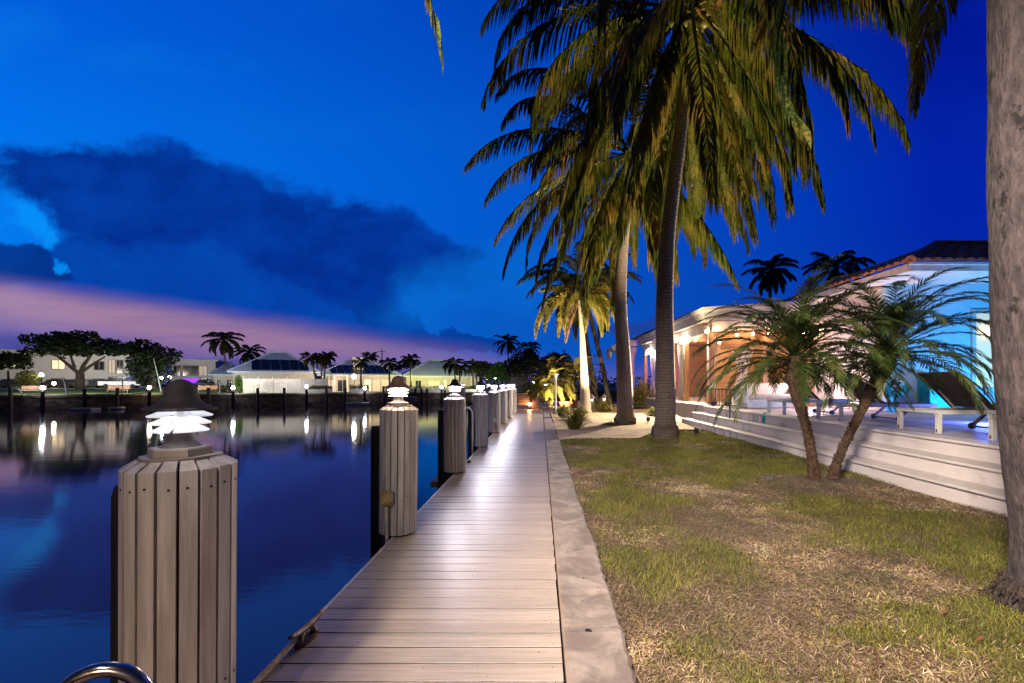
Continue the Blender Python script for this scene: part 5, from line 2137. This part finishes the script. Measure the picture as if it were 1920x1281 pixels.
def leaf_cloud(b, blobs, n, size, rnd, flat=.0):
    """leaf-sized faces spread through ellipsoids (x,y,z,rx,ry,rz); thinner at the rim"""
    vol = [bb[3] * bb[4] * bb[5] for bb in blobs]
    tot = sum(vol) ** 1.0
    vs, fs = [], []
    for bb, vv in zip(blobs, vol):
        m_ = max(12, int(n * vv / tot))
        for _ in range(m_):
            d = Vector((rnd.gauss(0, 1), rnd.gauss(0, 1), rnd.gauss(0, 1))).normalized()
            r_ = rnd.random() ** .38
            c = Vector((bb[0] + d.x * bb[3] * r_, bb[1] + d.y * bb[4] * r_, bb[2] + d.z * bb[5] * r_))
            a = Vector((rnd.gauss(0, 1), rnd.gauss(0, 1), rnd.gauss(0, .7))).normalized()
            q = a.cross(Vector((rnd.gauss(0, 1), rnd.gauss(0, 1), rnd.gauss(0, 1)))).normalized()
            s = size * rnd.uniform(.6, 1.35)
            k = len(vs)
            vs += [c - a * s, c + q * s * .42, c + a * s, c - q * s * .42]
            fs += [(k, k + 1, k + 2, k + 3)]
    b.add(vs, fs)


def planter(label, px0, px1, k, h_, hedge, seed, hedge_mat=None, hl=None):
    p0, p1 = far_pt(px0, k), far_pt(px1, k)
    W = (p1 - p0).length
    rz = math.atan2((p1 - p0).y, (p1 - p0).x)
    t = thing('planter_wall', label, 'planter wall', tuple(p0), rz)
    b = MB()
    b.box((W / 2, 0, h_ / 2), (W, .3, h_))
    b.build('wall', M['trim_white'], t)
    if hedge:
        rnd = random.Random(seed)
        b = MB()
        bl = [(W * (q + .5) / 9, .55, h_ + hedge * .35, W / 14, .5, hedge * rnd.uniform(.5, .75)) for q in range(9)]
        leaf_cloud(b, bl, 900, .11, rnd)
        hg = tag(b.build('hedge', hedge_mat or LEAF_BRIGHT, loc=tuple(p0)), hl, 'hedge')
        hg.rotation_euler = (0, 0, rz)


def planter_(label, hl, px0, px1, k, h_, hedge, seed, hm=None):
    planter(label, px0, px1, k, h_, hedge, seed, hm, hl)


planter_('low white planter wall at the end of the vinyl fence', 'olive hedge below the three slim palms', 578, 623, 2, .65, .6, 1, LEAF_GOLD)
planter_('low white planter wall before the middle villa', 'bright green clipped hedge before the middle villa', 655, 692, 2, .68, .65, 2)
planter_('long low white planter wall behind the moored boat', 'mixed green hedge before the yellow lit villa', 722, 838, 2, .68, .5, 3)
planter_('short white wall at the dock end of the yellow lit villa', 'dark hedge at the corner of the yellow lit villa', 848, 905, 2, .5, .7, 4, LEAF_DARK)
# ivy beside the fence
b = MB()
q = far_pt(448, 3.2)
leaf_cloud(b, [(0, 0, 1.2, .6, .4, 1.2), (-.1, 0, 2.0, .62, .4, .8), (.3, 0, .6, .4, .3, .7)], 900, .12, random.Random(8))
tag(b.build('ivy_shrub', LEAF_BRIGHT, loc=tuple(q)), 'lit bright green shrub at the end of the white fence', 'shrub')


def tree(label, trunk, limbs, blobs, Yd, n, size, seed, m_=None, name='shade_tree'):
    """trunk/limbs: lists of (px,py,radius) at depth Yd; blobs (px,py,rpx,rpy)"""
    rnd = random.Random(seed)
    base = at(trunk[0][0], trunk[0][1], Yd)
    org = (base.x, Yd, 0)
    t = thing(name, label, 'tree', org)
    b = MB()

    def P(px, py, dy=0):
        q = at(px, py, Yd)
        return Vector((q.x - org[0], dy, q.z))
    pts = [P(*q[:2]) for q in trunk]
    pts[0].z = 0
    b.tube(pts, [q[2] for q in trunk], 8)
    for lm in limbs:
        dyv = rnd.uniform(-2, 2)
        b.tube([P(q[0], q[1], dyv * i / len(lm)) for i, q in enumerate(lm)], [q[2] for q in lm], 6)
    b.build('trunk', BARK_TREE, t)
    b = MB()
    s = Yd / F
    bl = []
    for (px, py, rx, ry) in blobs:
        q = P(px, py)
        bl.append((q.x, rnd.uniform(-.5, .5) * rx * s, q.z, rx * s, rx * s * .9, ry * s))
    leaf_cloud(b, bl, n, size, rnd)
    b.build('crown', m_ or LEAF_DARK, t)


Yt = far_y(150, 14)
tree('wide spreading umbrella shaped tree before the apartment block', [(151, 732, .55), (150, 715, .48), (150, 700, .45)], [[(150, 702, .3), (140, 690, .26), (122, 672, .16), (105, 655, .1)], [(150, 702, .3), (152, 685, .25), (162, 665, .16), (175, 648, .1)], [(150, 700, .28), (165, 686, .2), (188, 668, .12)], [(140, 690, .2), (136, 665, .12), (130, 645, .1)], [(122, 672, .14), (95, 665, .08), (70, 652, .06)]],
     [(65, 635, 24, 9), (50, 643, 10, 6), (95, 646, 32, 17), (130, 642, 34, 20), (165, 640, 34, 18), (195, 650, 28, 18), (150, 655, 50, 14), (212, 660, 14, 10), (80, 660, 24, 10), (175, 625, 12, 6)], Yt, 3000, .36, 1)
Yt2 = far_y(280, 10)
tree('round dark tree above the white pickup and bay', [(290, 735, .3), (288, 715, .28), (283, 695, .22)], [[(284, 700, .18), (265, 680, .1), (250, 665, .06)], [(284, 700, .18), (305, 675, .1), (318, 662, .06)]],
     [(250, 655, 20, 14), (280, 655, 30, 18), (308, 668, 22, 18), (268, 680, 30, 22), (300, 690, 22, 22), (255, 695, 16, 14), (328, 664, 12, 8), (280, 710, 26, 14)], Yt2, 2600, .32, 2)
tree('brown leaved small tree at the edge before the apartment block', [(18, 738, .2), (16, 715, .15), (15, 695, .1)], [], [(5, 680, 22, 14), (30, 672, 20, 10), (48, 682, 12, 12), (10, 665, 14, 6)], far_y(18, 14), 1100, .3, 3)
tree('pale lit bush beside the shoreline lamps', [(58, 735, .1), (58, 720, .08)], [], [(55, 706, 16, 12), (70, 712, 10, 12), (45, 716, 12, 10)], far_y(58, 10), 700, .22, 4, LEAF_GOLD, 'lit_bush')
tree('dark shrub against the low wing of the solar panelled villa', [(405, 735, .1), (405, 725, .08)], [], [(400, 728, 20, 9), (418, 730, 14, 8), (388, 722, 10, 12)], far_y(405, 10), 700, .2, 5, None, 'dark_shrub')
tree('dark bushy tree behind the middle villa roof', [(758, 720, .2), (758, 700, .2)], [], [(760, 683, 18, 9), (775, 680, 14, 7), (745, 688, 12, 8)], far_y(758, 30), 800, .32, 6)
tree('dense dark tree beside the two tall palms', [(955, 728, .3), (955, 700, .25)], [], [(985, 680, 30, 22), (965, 690, 24, 20), (1010, 692, 26, 22), (1000, 672, 14, 10), (940, 694, 14, 16)], 96, 2600, .38, 7)
tree('dark rounded tree at the terrace horizon', [(1050, 728, .3), (1050, 700, .25)], [], [(1030, 690, 22, 20), (1055, 684, 20, 24), (1070, 700, 20, 16), (1038, 670, 16, 10)], 92, 1900, .36, 8)
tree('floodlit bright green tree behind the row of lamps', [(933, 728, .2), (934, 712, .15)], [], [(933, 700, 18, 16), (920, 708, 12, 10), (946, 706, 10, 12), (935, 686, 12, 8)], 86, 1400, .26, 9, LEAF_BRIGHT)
tree('mid green tree at the corner of the yellow lit villa', [(900, 728, .2), (901, 710, .15)], [], [(903, 688, 16, 12), (918, 692, 14, 12), (888, 694, 10, 10), (905, 704, 14, 10)], 90, 1300, .3, 10)
b = MB()
leaf_cloud(b, [(-150 + 14 * k, 190 + 4 * math.sin(k) + .2 * k, 2.5 + 1.5 * math.sin(k * 1.7), 10, 4, 3.2 + 1.2 * math.sin(k * 2.3)) for k in range(34)], 7000, .8, random.Random(12))
tag(b.build('treeline', LEAF_DARK), 'dark distant line of trees along the horizon', 'trees', kind='stuff')


def far_palm(label, px, py_top, Yd, rpx, seed, base_px=None, m_=None, nf=20, lean=0, group=None, tr=.16):
    top = at(px, py_top, Yd)
    bx = wx(base_px if base_px is not None else px, Yd)
    keys = [(bx, Yd, 0, tr * 1.4), (bx + (top.x - bx) * .25, Yd, top.z * .3, tr), (bx + (top.x - bx) * .65, Yd, top.z * .68, tr * .85), (top.x, Yd, top.z, tr * .8)]
    L = rpx / F * Yd * 1.25
    coconut_palm(label, keys, rand_spec(seed, nf, L, 72, -52, (55, 100)), seed, ll=L * .30, lw=.20 if Yd > 50 else .075, npair=26 if Yd > 50 else 48, segs=2, leaf=m_, n=16, group=group, lump=0, hang=.8)


FP = [('tall dark palm beside the apartment wing', 419, 636, far_y(419, 20), 30, 1, 425), ('dark leaning palm behind the blue hipped roof', 468, 660, far_y(468, 32), 24, 2, 455), ('slim palm leaning outward, first of three by the fence end', 582, 670, far_y(590, 4), 16, 3, 598), ('slim palm, middle of three by the fence end', 603, 672, far_y(603, 4), 15, 4, 603), ('slim palm leaning, third of three by the fence end', 612, 668, far_y(608, 5), 16, 5, 605),
      ('lit palm before the white chimney tower', 676, 679, far_y(676, 4), 14, 6, 677), ('dark palm behind the white chimney tower', 694, 668, far_y(694, 26), 14, 7), ('lit palm before the middle villa solar panels', 729, 680, far_y(729, 5), 15, 8, 731), ('slim palm at the gap between the two villas', 769, 672, far_y(769, 8), 14, 9, 771),
      ('bushy palm before the pyramid roof, first of the pair', 850, 682, far_y(850, 4), 20, 10, 856), ('bushy palm before the pyramid roof, second of the pair', 886, 684, far_y(886, 6), 16, 11, 888), ('short palm at the villa corner post', 866, 690, far_y(866, 4), 13, 15, 858),
      ('tallest dark palm beyond the row of lamps', 951, 640, 102, 22, 12, 956), ('second dark palm beyond the row of lamps', 991, 652, 100, 21, 13, 984), ('third dark palm over the terrace trees', 1040, 678, 100, 24, 14, 1040),
      ('dark palm silhouette behind the porch roof', 1445, 505, 38, 44, 16, 1440), ('dark palm silhouette just beside the house roof', 1570, 502, 36, 50, 17, 1560)]
for lab, px, py, Yd, rpx, seed, *bp in FP:
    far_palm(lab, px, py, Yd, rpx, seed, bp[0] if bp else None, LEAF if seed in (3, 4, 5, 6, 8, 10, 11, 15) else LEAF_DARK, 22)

# small house beyond
far_house('small grey house half hidden by the dark trees', 958, 990, 34, 694, 684, 8, M['frame_grey'], M['roofpale'], name='cottage')

# posts of the far dock with their lamps
E_FAR = emis('far_lamp_globe', (.86, .90, 1.0), 70)
E_FARW = emis('far_lamp_globe_warm', (1.0, .84, .66), 60)
FPOST = [(20, 727, 0, 'plain'), (80, 734, 1, 'cool'), (158, 729, 0, 'dark'), (220, 727, 0, 'plain'), (280, 733, 1, 'warm'), (391, 727, 0, 'plain'), (437, 733, 1, 'cool'), (483, 728, 0, 'plain'), (533, 727, 0, 'plain'), (575, 730, 1, 'cool'), (612, 728, 0, 'plain'), (648, 728, 0, 'plain'), (684, 733, 1, 'cool'), (719, 724, 0, 'plain'), (779, 728, 0, 'plain'), (790, 728, 0, 'plain'), (801, 728, 0, 'plain'), (828, 731, 1, 'cool'), (834, 731, 0, 'dark'), (897, 730, 1, 'cool')]
where = {20: 'at the curved white davit', 80: 'nearest the lit bush', 158: 'in line with the spreading tree', 220: 'with a white float at its foot', 280: 'in line with the round dark tree', 391: 'beside the shaded park bench', 437: 'by the bright green shrub', 483: 'before the fence sign', 533: 'at the middle of the white fence', 575: 'at the olive hedge', 612: 'below the slim palms', 648: 'beside the white skiff bow', 684: 'below the clipped hedge',
         719: 'taller, behind the warm lamp', 779: 'first of three set close together', 790: 'second of three set close together', 801: 'third of three set close together', 828: 'before the glazed doors', 834: 'dark, beside the lamp post piling', 897: 'before the villa corner'}
for px, py, lit, kind in FPOST:
    q = far_pt(px, -1.2)
    zt = wz(py, q.y)
    t = thing('mooring_post', 'brown timber mooring post ' + where[px].replace('nearest', 'near'), 'mooring post', tuple(q), 0, 'mooring posts of the opposite bank')
    b = MB()
    b.tube([(0, 0, -2.2), (0, 0, zt - .05), (0, 0, zt)], [.19, .18, .13], 10)
    b.build('shaft', M['dark_pile'] if kind != 'dark' else M['fender'], t)
    if lit:
        l = thing('post_lamp', 'glowing lamp on the mooring post ' + where[px].replace('nearest', 'near'), 'lamp', (q.x, q.y, zt), 0, 'lamps on the mooring posts')
        b = MB()
        b.tube([(0, 0, 0), (0, 0, .22)], [.12, .05], 8)
        b.lathe([(.24, .62), (.2, .66), (.05, .74), (.0001, .76)], 10)
        b.build('bracket', M['black'], l)
        b = MB()
        b.ball((0, 0, .42), .21, 10, 8)
        b.build('globe', E_FAR if kind == 'cool' else E_FARW, l, smooth=True)
for px, py, k, kind, lab in ((78, 703, 9, 'cool', 'tall garden lamp beside the lit bush'), (318, 707, 12, 'warm', 'garden lamp before the white wing'), (302, 709, 10, 'cool', 'smaller garden lamp beside the round dark tree'), (664, 706, 5, 'cool', 'brilliant garden lamp before the chimney tower'), (101, 719, 20, 'warm', 'small car park lamp beside the dark cars'), (912, 711, 12, 'cool', 'garden lamp under the floodlit green tree'), (928, 709, 16, 'cool', 'garden lamp in front of the floodlit green tree'), (1001, 716, 8, 'cool', 'lamp beyond the terrace counter'), (1024, 723, 6, 'cool', 'low lamp glowing through the golden palm'), (1158, 713, 60, 'warm', 'tiny far street lamp between palm trunks')):
    q = far_pt(px, k)
    zt = wz(py, q.y)
    l = thing('garden_lamp', lab, 'lamp', tuple(q), 0, 'garden lamps on the opposite bank')
    b = MB()
    b.tube([(0, 0, 0), (0, 0, max(.05, zt - .2))], [.06, .05], 8)
    b.build('pole', M['black'], l)
    b = MB()
    b.ball((0, 0, zt), .22 if px != 664 else .34, 10, 8)
    b.build('globe', E_FAR if kind == 'cool' else E_FARW, l, smooth=True)


# the grassy bank rising from the cap towards the car park
b = MB()
rows_ = [(.62, .10), (2, .16), (5, .34), (9, .58), (14, .74), (19, .76), (60, .78)]
vs, fs = [], []
for i in range(41):
    for (k, z) in rows_:
        q = far_pt(-120 + (436 + 120) * i / 40, k * 1.1)
        fade = min(1, (40 - i) / 4) if i > 36 else 1
        vs.append((q.x, q.y, .02 + z * fade + .03 * math.sin(i * 1.3 + k)))
nr = len(rows_)
for i in range(40):
    for j in range(nr - 1):
        a = i * nr + j
        fs.append((a, a + nr, a + nr + 1, a + 1))
b.add(vs, fs)
structure(b.build('far_lawn', M['fargrass'], smooth=True))

# benches on the far lawn
for px, lab in ((62, 'red wood park bench beside the lit bush'), (222, 'red wood park bench under the white pickup'), (389, 'red wood park bench before the low wing')):
    q = far_pt(px, 3)
    t = thing('park_bench', lab, 'bench', (q.x, q.y, .2), FAR_ROT, 'park benches on the far lawn')
    b = MB()
    b.box((0, 0, .45), (2.3, .5, .07))
    b.build('seat', M['bench_red'], t)
    b = MB()
    for z in (.62, .78, .94): b.box((0, .26, z), (2.3, .05, .13))
    b.build('backrest', M['bench_red'], t)
    for s in (-1, 1):
        b = MB()
        b.box((s * 1.0, 0, .2), (.08, .46, .42))
        b.build('leg', M['black'], t)


# cars
def car(label, px, k, paint, kind='sedan', L=4.5):
    q = far_pt(px, k)
    t = thing('parked_car' if kind == 'sedan' else 'pickup_truck', label, 'car' if kind == 'sedan' else 'pickup', (q.x, q.y, .78), FAR_ROT, 'cars parked before the apartment block')
    if kind == 'sedan':
        side = [(-.5, .28), (-.49, .62), (-.42, .86), (-.22, .93), (.25, .93), (.44, .82), (.5, .6), (.5, .28)]
        cab = [(-.30, .92), (-.20, 1.38), (.10, 1.42), (.27, .92)]
    else:
        side = [(-.5, .42), (-.5, 1.08), (.10, 1.08), (.12, 1.1), (.36, 1.06), (.48, .98), (.5, .7), (.5, .42)]
        cab = [(-.06, 1.09), (-.03, 1.78), (.14, 1.80), (.26, 1.09)]
        L *= 1.2
    b = MB()
    b.prism([(x * L, z) for x, z in side], 'y', -.9, .9)
    b.build('body', paint, t, bevel=.06)
    b = MB()
    b.prism([(x * L, z) for x, z in cab], 'y', -.74, .74)
    cb = b.build('cabin', paint, t, bevel=.05)
    b = MB()
    ins = [(cab[0][0] * L * .9 + .04, cab[0][1] + .05), (cab[1][0] * L + .03, cab[1][1] - .08), (cab[2][0] * L - .02, cab[2][1] - .08), (cab[3][0] * L - .12, cab[3][1] + .05)]
    b.prism(ins, 'y', -.755, .755)
    b.build('window', M['glass_dark'], cb)
    for sx in (-.31, .31):
        for sy in (-.82, .82):
            b = MB()
            b.tube([(sx * L, sy - .1, .33), (sx * L, sy + .1, .33)], .33, 16)
            b.build('wheel', M['tyre'], t)
    for s in (-1, 1):
        b = MB()
        b.box((L * .497, s * .62, .68), (.05, .3, .14))
        b.build('headlight', M['trim_white'], t)


car('dark parked car, furthest towards the edge behind the lit bush', 24, 26, M['car_dark'])
car('dark parked car before the lit upper window', 108, 26, M['car_dark'])
car('second dark parked car before the spreading tree trunk', 138, 26, M['car_dark'])
car('dark parked car beside the blue car', 175, 26, M['car_dark'])
car('blue parked car in front of the white pickup', 200, 26, M['car_blue'])
car('white pickup truck parked behind the far lawn', 228, 24, M['car_white'], 'pickup')
car('dark parked car beyond the white pickup', 262, 26, M['car_dark'])
car('blue parked car by the low villa wing', 386, 26, M['car_blue'])

# boats
q = far_pt(752, -4.5)
t = thing('motor_boat', 'pinkish white motor boat moored at the far seawall', 'boat', (q.x, q.y, WATER_Z), FAR_ROT)
sec = [(-2.2, .95, .95, .0), (-1.0, 1.0, .98, -.1), (.6, .92, 1.05, -.1), (1.6, .6, 1.2, .05), (2.3, .06, 1.35, .5)]
vs, fs = [], []
for x, w_, zt, zk in sec:
    vs += [(x, -w_, zt), (x, -w_ * .75, zk + .3), (x, 0, zk - .1), (x, w_ * .75, zk + .3), (x, w_, zt)]
for i in range(4):
    for j in range(4):
        a = i * 5 + j
        fs.append((a, a + 1, a + 6, a + 5))
    fs.append((i * 5 + 4, i * 5, i * 5 + 5, i * 5 + 9))
fs.append((0, 1, 2, 3, 4))
b = MB()
b.add(vs, fs)
b.build('hull', M['hull'], t)
b = MB()
b.box((-.2, 0, 1.35), (1.1, .9, .6))
b.build('cabin', M['hull'], t, bevel=.08)
b = MB()
b.box((.05, 0, 1.45), (.7, .92, .26))
b.build('window', M['glass_dark'], t)
b = MB()
b.box((-2.4, 0, .7), (.4, .35, .9))
b.build('outboard', M['black'], t, bevel=.06)
q = far_pt(670, -3.2)
t = thing('skiff', 'low white skiff lying along the far seawall', 'boat', (q.x, q.y, WATER_Z), FAR_ROT)
b = MB()
b.prism([(-1.6, .42), (-1.5, .12), (1.3, .12), (1.75, .5), (1.3, .42)], 'y', -.5, .5)
b.build('hull', M['white'], t, bevel=.06)
b = MB()
b.box((-.3, 0, .46), (.3, .8, .05))
b.build('thwart', M['wood_furn'], t)
q = far_pt(160, -3.0)
b = MB()
b.box((0, 0, .12), (2.6, 1.3, .3))
o = tag(b.build('float', M['pvc'], loc=(q.x, q.y, WATER_Z), bevel=.05), 'pale swim float below the spreading tree', 'float')
q = far_pt(219, -2.6)
b = MB()
b.lathe([(.0001, 0), (.75, 0), (.8, .12), (.7, .26), (.3, .3)], 16)
tag(b.build('float', M['pvc'], loc=(q.x, q.y, WATER_Z + .05)), 'round white float at the foot of a mooring post', 'float')
# davit poles
for (pxa, pya, pxb, pyb, k, lab) in ((126, 741, 117, 706, -.2, 'slanting white davit pole near the dark cars'), (232, 742, 228, 703, -.2, 'upright white davit pole before the white pickup'), (411, 741, 413, 712, -.2, 'upright white davit pole before the low wing'), (46, 742, 6, 719, -.2, 'curved white davit arm at the edge of the far dock'), (303, 735, 288, 672, 6, 'thin slanting pole in front of the round dark tree')):
    q = far_pt(pxa, k)
    e = at(pxb, pyb, q.y)
    b = MB()
    mid_ = Vector(((q.x + e.x) / 2 * 1.0, q.y, .15 + (e.z) * (.78 if pxa == 46 else .5)))
    b.tube([(0, 0, 0), mid_ - q, e - q], [.07, .055, .04], 8)
    tag(b.build('davit', M['white'], loc=tuple(q)), lab, 'davit')
for px, py, k, lab in ((457 / 6 + 640, 655, 60, 'tall utility pole behind the middle villa'), (1057, 655, 60, 'thin antenna mast over the terrace trees')):
    q = far_pt(px, k)
    zt = wz(py, q.y)
    b = MB()
    b.tube([(0, 0, 0), (0, 0, zt)], [.2, .13], 8)
    b.bar((-1.1, 0, zt - .6), (1.1, 0, zt - .6), .12)
    tag(b.build('utility_pole', M['dark_pile'], loc=tuple(q)), lab, 'utility pole')
q = far_pt(479, 1.2)
t = thing('fence_sign', 'small grey sign board on a post before the white fence', 'sign', tuple(q), FAR_ROT)
b = MB()
b.box((0, 0, 1.15), (1.0, .06, .55))
b.build('board', M['frame_grey'], t)
b = MB()
b.box((-.2, .05, .45), (.1, .06, .9))
b.build('post', M['frame_grey'], t)
# ------------------------------------------------------------------ lamps that light the place
SPK = (1.0, .78, .44)
for t, aim, pw in zip(SPOTL, ((3.7, 11.0, 9.0), (2.7, 15.4, 8.6)), (11000, 10000)):
    l = t.location
    lamp('spot_beam', (l.x + .02, l.y - .02, .27), SPK, pw, .04, 'SPOT', aim, 95, .7, parent=t)
# path floods on the gravel bed by the porch (globe lamps) and the foxtail palm's uplight
lamp('foxtail_uplight', (2.45, 18.4, .3), SPK, 9500, .05, 'SPOT', (1.95, 21.8, 4.3), 70, .7)
lamp('added_eave_uplight', (6.7, 9.9, .85), (1.0, .62, .46), 800, .05, 'SPOT', (9.2, 11.3, 4.6), 60, .7)  # added spot without a fixture, warms the roof tile edge
lamp('gravel_flood', (6.0, 19.9, 3.1), (1.0, .84, .60), 3900, .12, 'SPOT', (2.6, 17.2, 0), 140, .7)
lamp('terrace_uplight', (1.15, 25.9, .35), SPK, 2600, .05, 'SPOT', (1.2, 30, 2.0), 90, .7)
for x, y, z, c, pw in ((8.3, 18.6, 3.0, (1, .62, .34), 170), (8.3, 24.5, 3.0, (1, .62, .34), 170), (7.2, 27.6, 2.2, (.45, .12, 1), 120), (8.4, 14.1, 1.6, (.95, .66, .78), 230), (5.7, 22.0, 3.1, (1, .80, .55), 190)):
    lamp('porch_light', (x, y, z), c, pw, .12)
lamp('wall_wash', (12.2, 9.9, .85), (.02, .44, 1.0), 780, .1, 'SPOT', (11.0, 12.5, 2.9), 150, .6)
lamp('deck_led', (8.6, 8.8, .95), (.10, .17, 1.0), 110, .1)
# eave, yard and car park lights across the canal, each shining back onto its house and lawn
for px, k, z, c, pw in ((475, -.6, 2.6, (1, .88, .80), 240), (540, -.6, 2.6, (1, .88, .80), 240), (592, 7, 3, (1, .85, .68), 300), (640, 7, 2.6, (1, .74, .44), 520), (720, 6, 2.6, (1, .70, .38), 560), (785, 7, 2.6, (.92, 1, .32), 560), (838, 7, 2.6, (.95, 1, .36), 520), (880, 7, 2.6, (1, .78, .5), 340), (30, 14, 3.6, (1, .82, .66), 1100), (120, 15, 3.6, (1, .84, .72), 1000), (205, 15, 3.6, (.95, .92, .9), 1000), (350, 28, 3, (.95, .9, .9), 800), (415, 6, 2.6, (.95, .92, .9), 350), (925, -3, 1.2, (.9, 1, .7), 700), (447, -.5, 1.0, (.95, 1, .7), 160), (975, 20, 2, (1, .8, .7), 300), (671, 4, 2, (1, .8, .6), 300)):
    q = far_pt(px, k)
    e = q + n_ * 8
    lamp('yard_light', (q.x, q.y, z), c, pw * 1.7, .15, 'SPOT', (e.x, e.y, z - .3), 140, .5)
for px, k, pw in ((30, 1, 300), (95, 1, 300), (160, 1, 300), (225, 1, 300), (290, 1, 300), (355, 1, 300), (410, 1, 200)):
    q = far_pt(px, k)
    e = q + n_ * 8
    lamp('lawn_light', (q.x, q.y, 1.2), (.95, 1, .85), pw * 2, .1, 'SPOT', (e.x, e.y, -.6), 130, .6)
# added flood on a pole behind the viewer, put in to light the lawn
t = thing('added_flood_post', 'added tall floodlight pole, unseen behind the viewer', 'floodlight', (-1.66, -1.78, -.5))
b = MB()
b.tube([(0, 0, -1.8), (0, 0, 5.4)], [.07, .045], 12)
b.bar((-.25, 0, 5.4), (.25, 0, 5.4), .05)
b.build('pole', M['black'], t)
b = MB()
b.box((0, .04, 5.5), (.34, .12, .2))
b.build('head', M['black'], t)
lamp('added_flood_beam', (-1.66, -1.56, 4.98), (1.0, .84, .70), 8600, .6, 'SPOT', (3.3, 5.2, 0), 59, .85, parent=t)
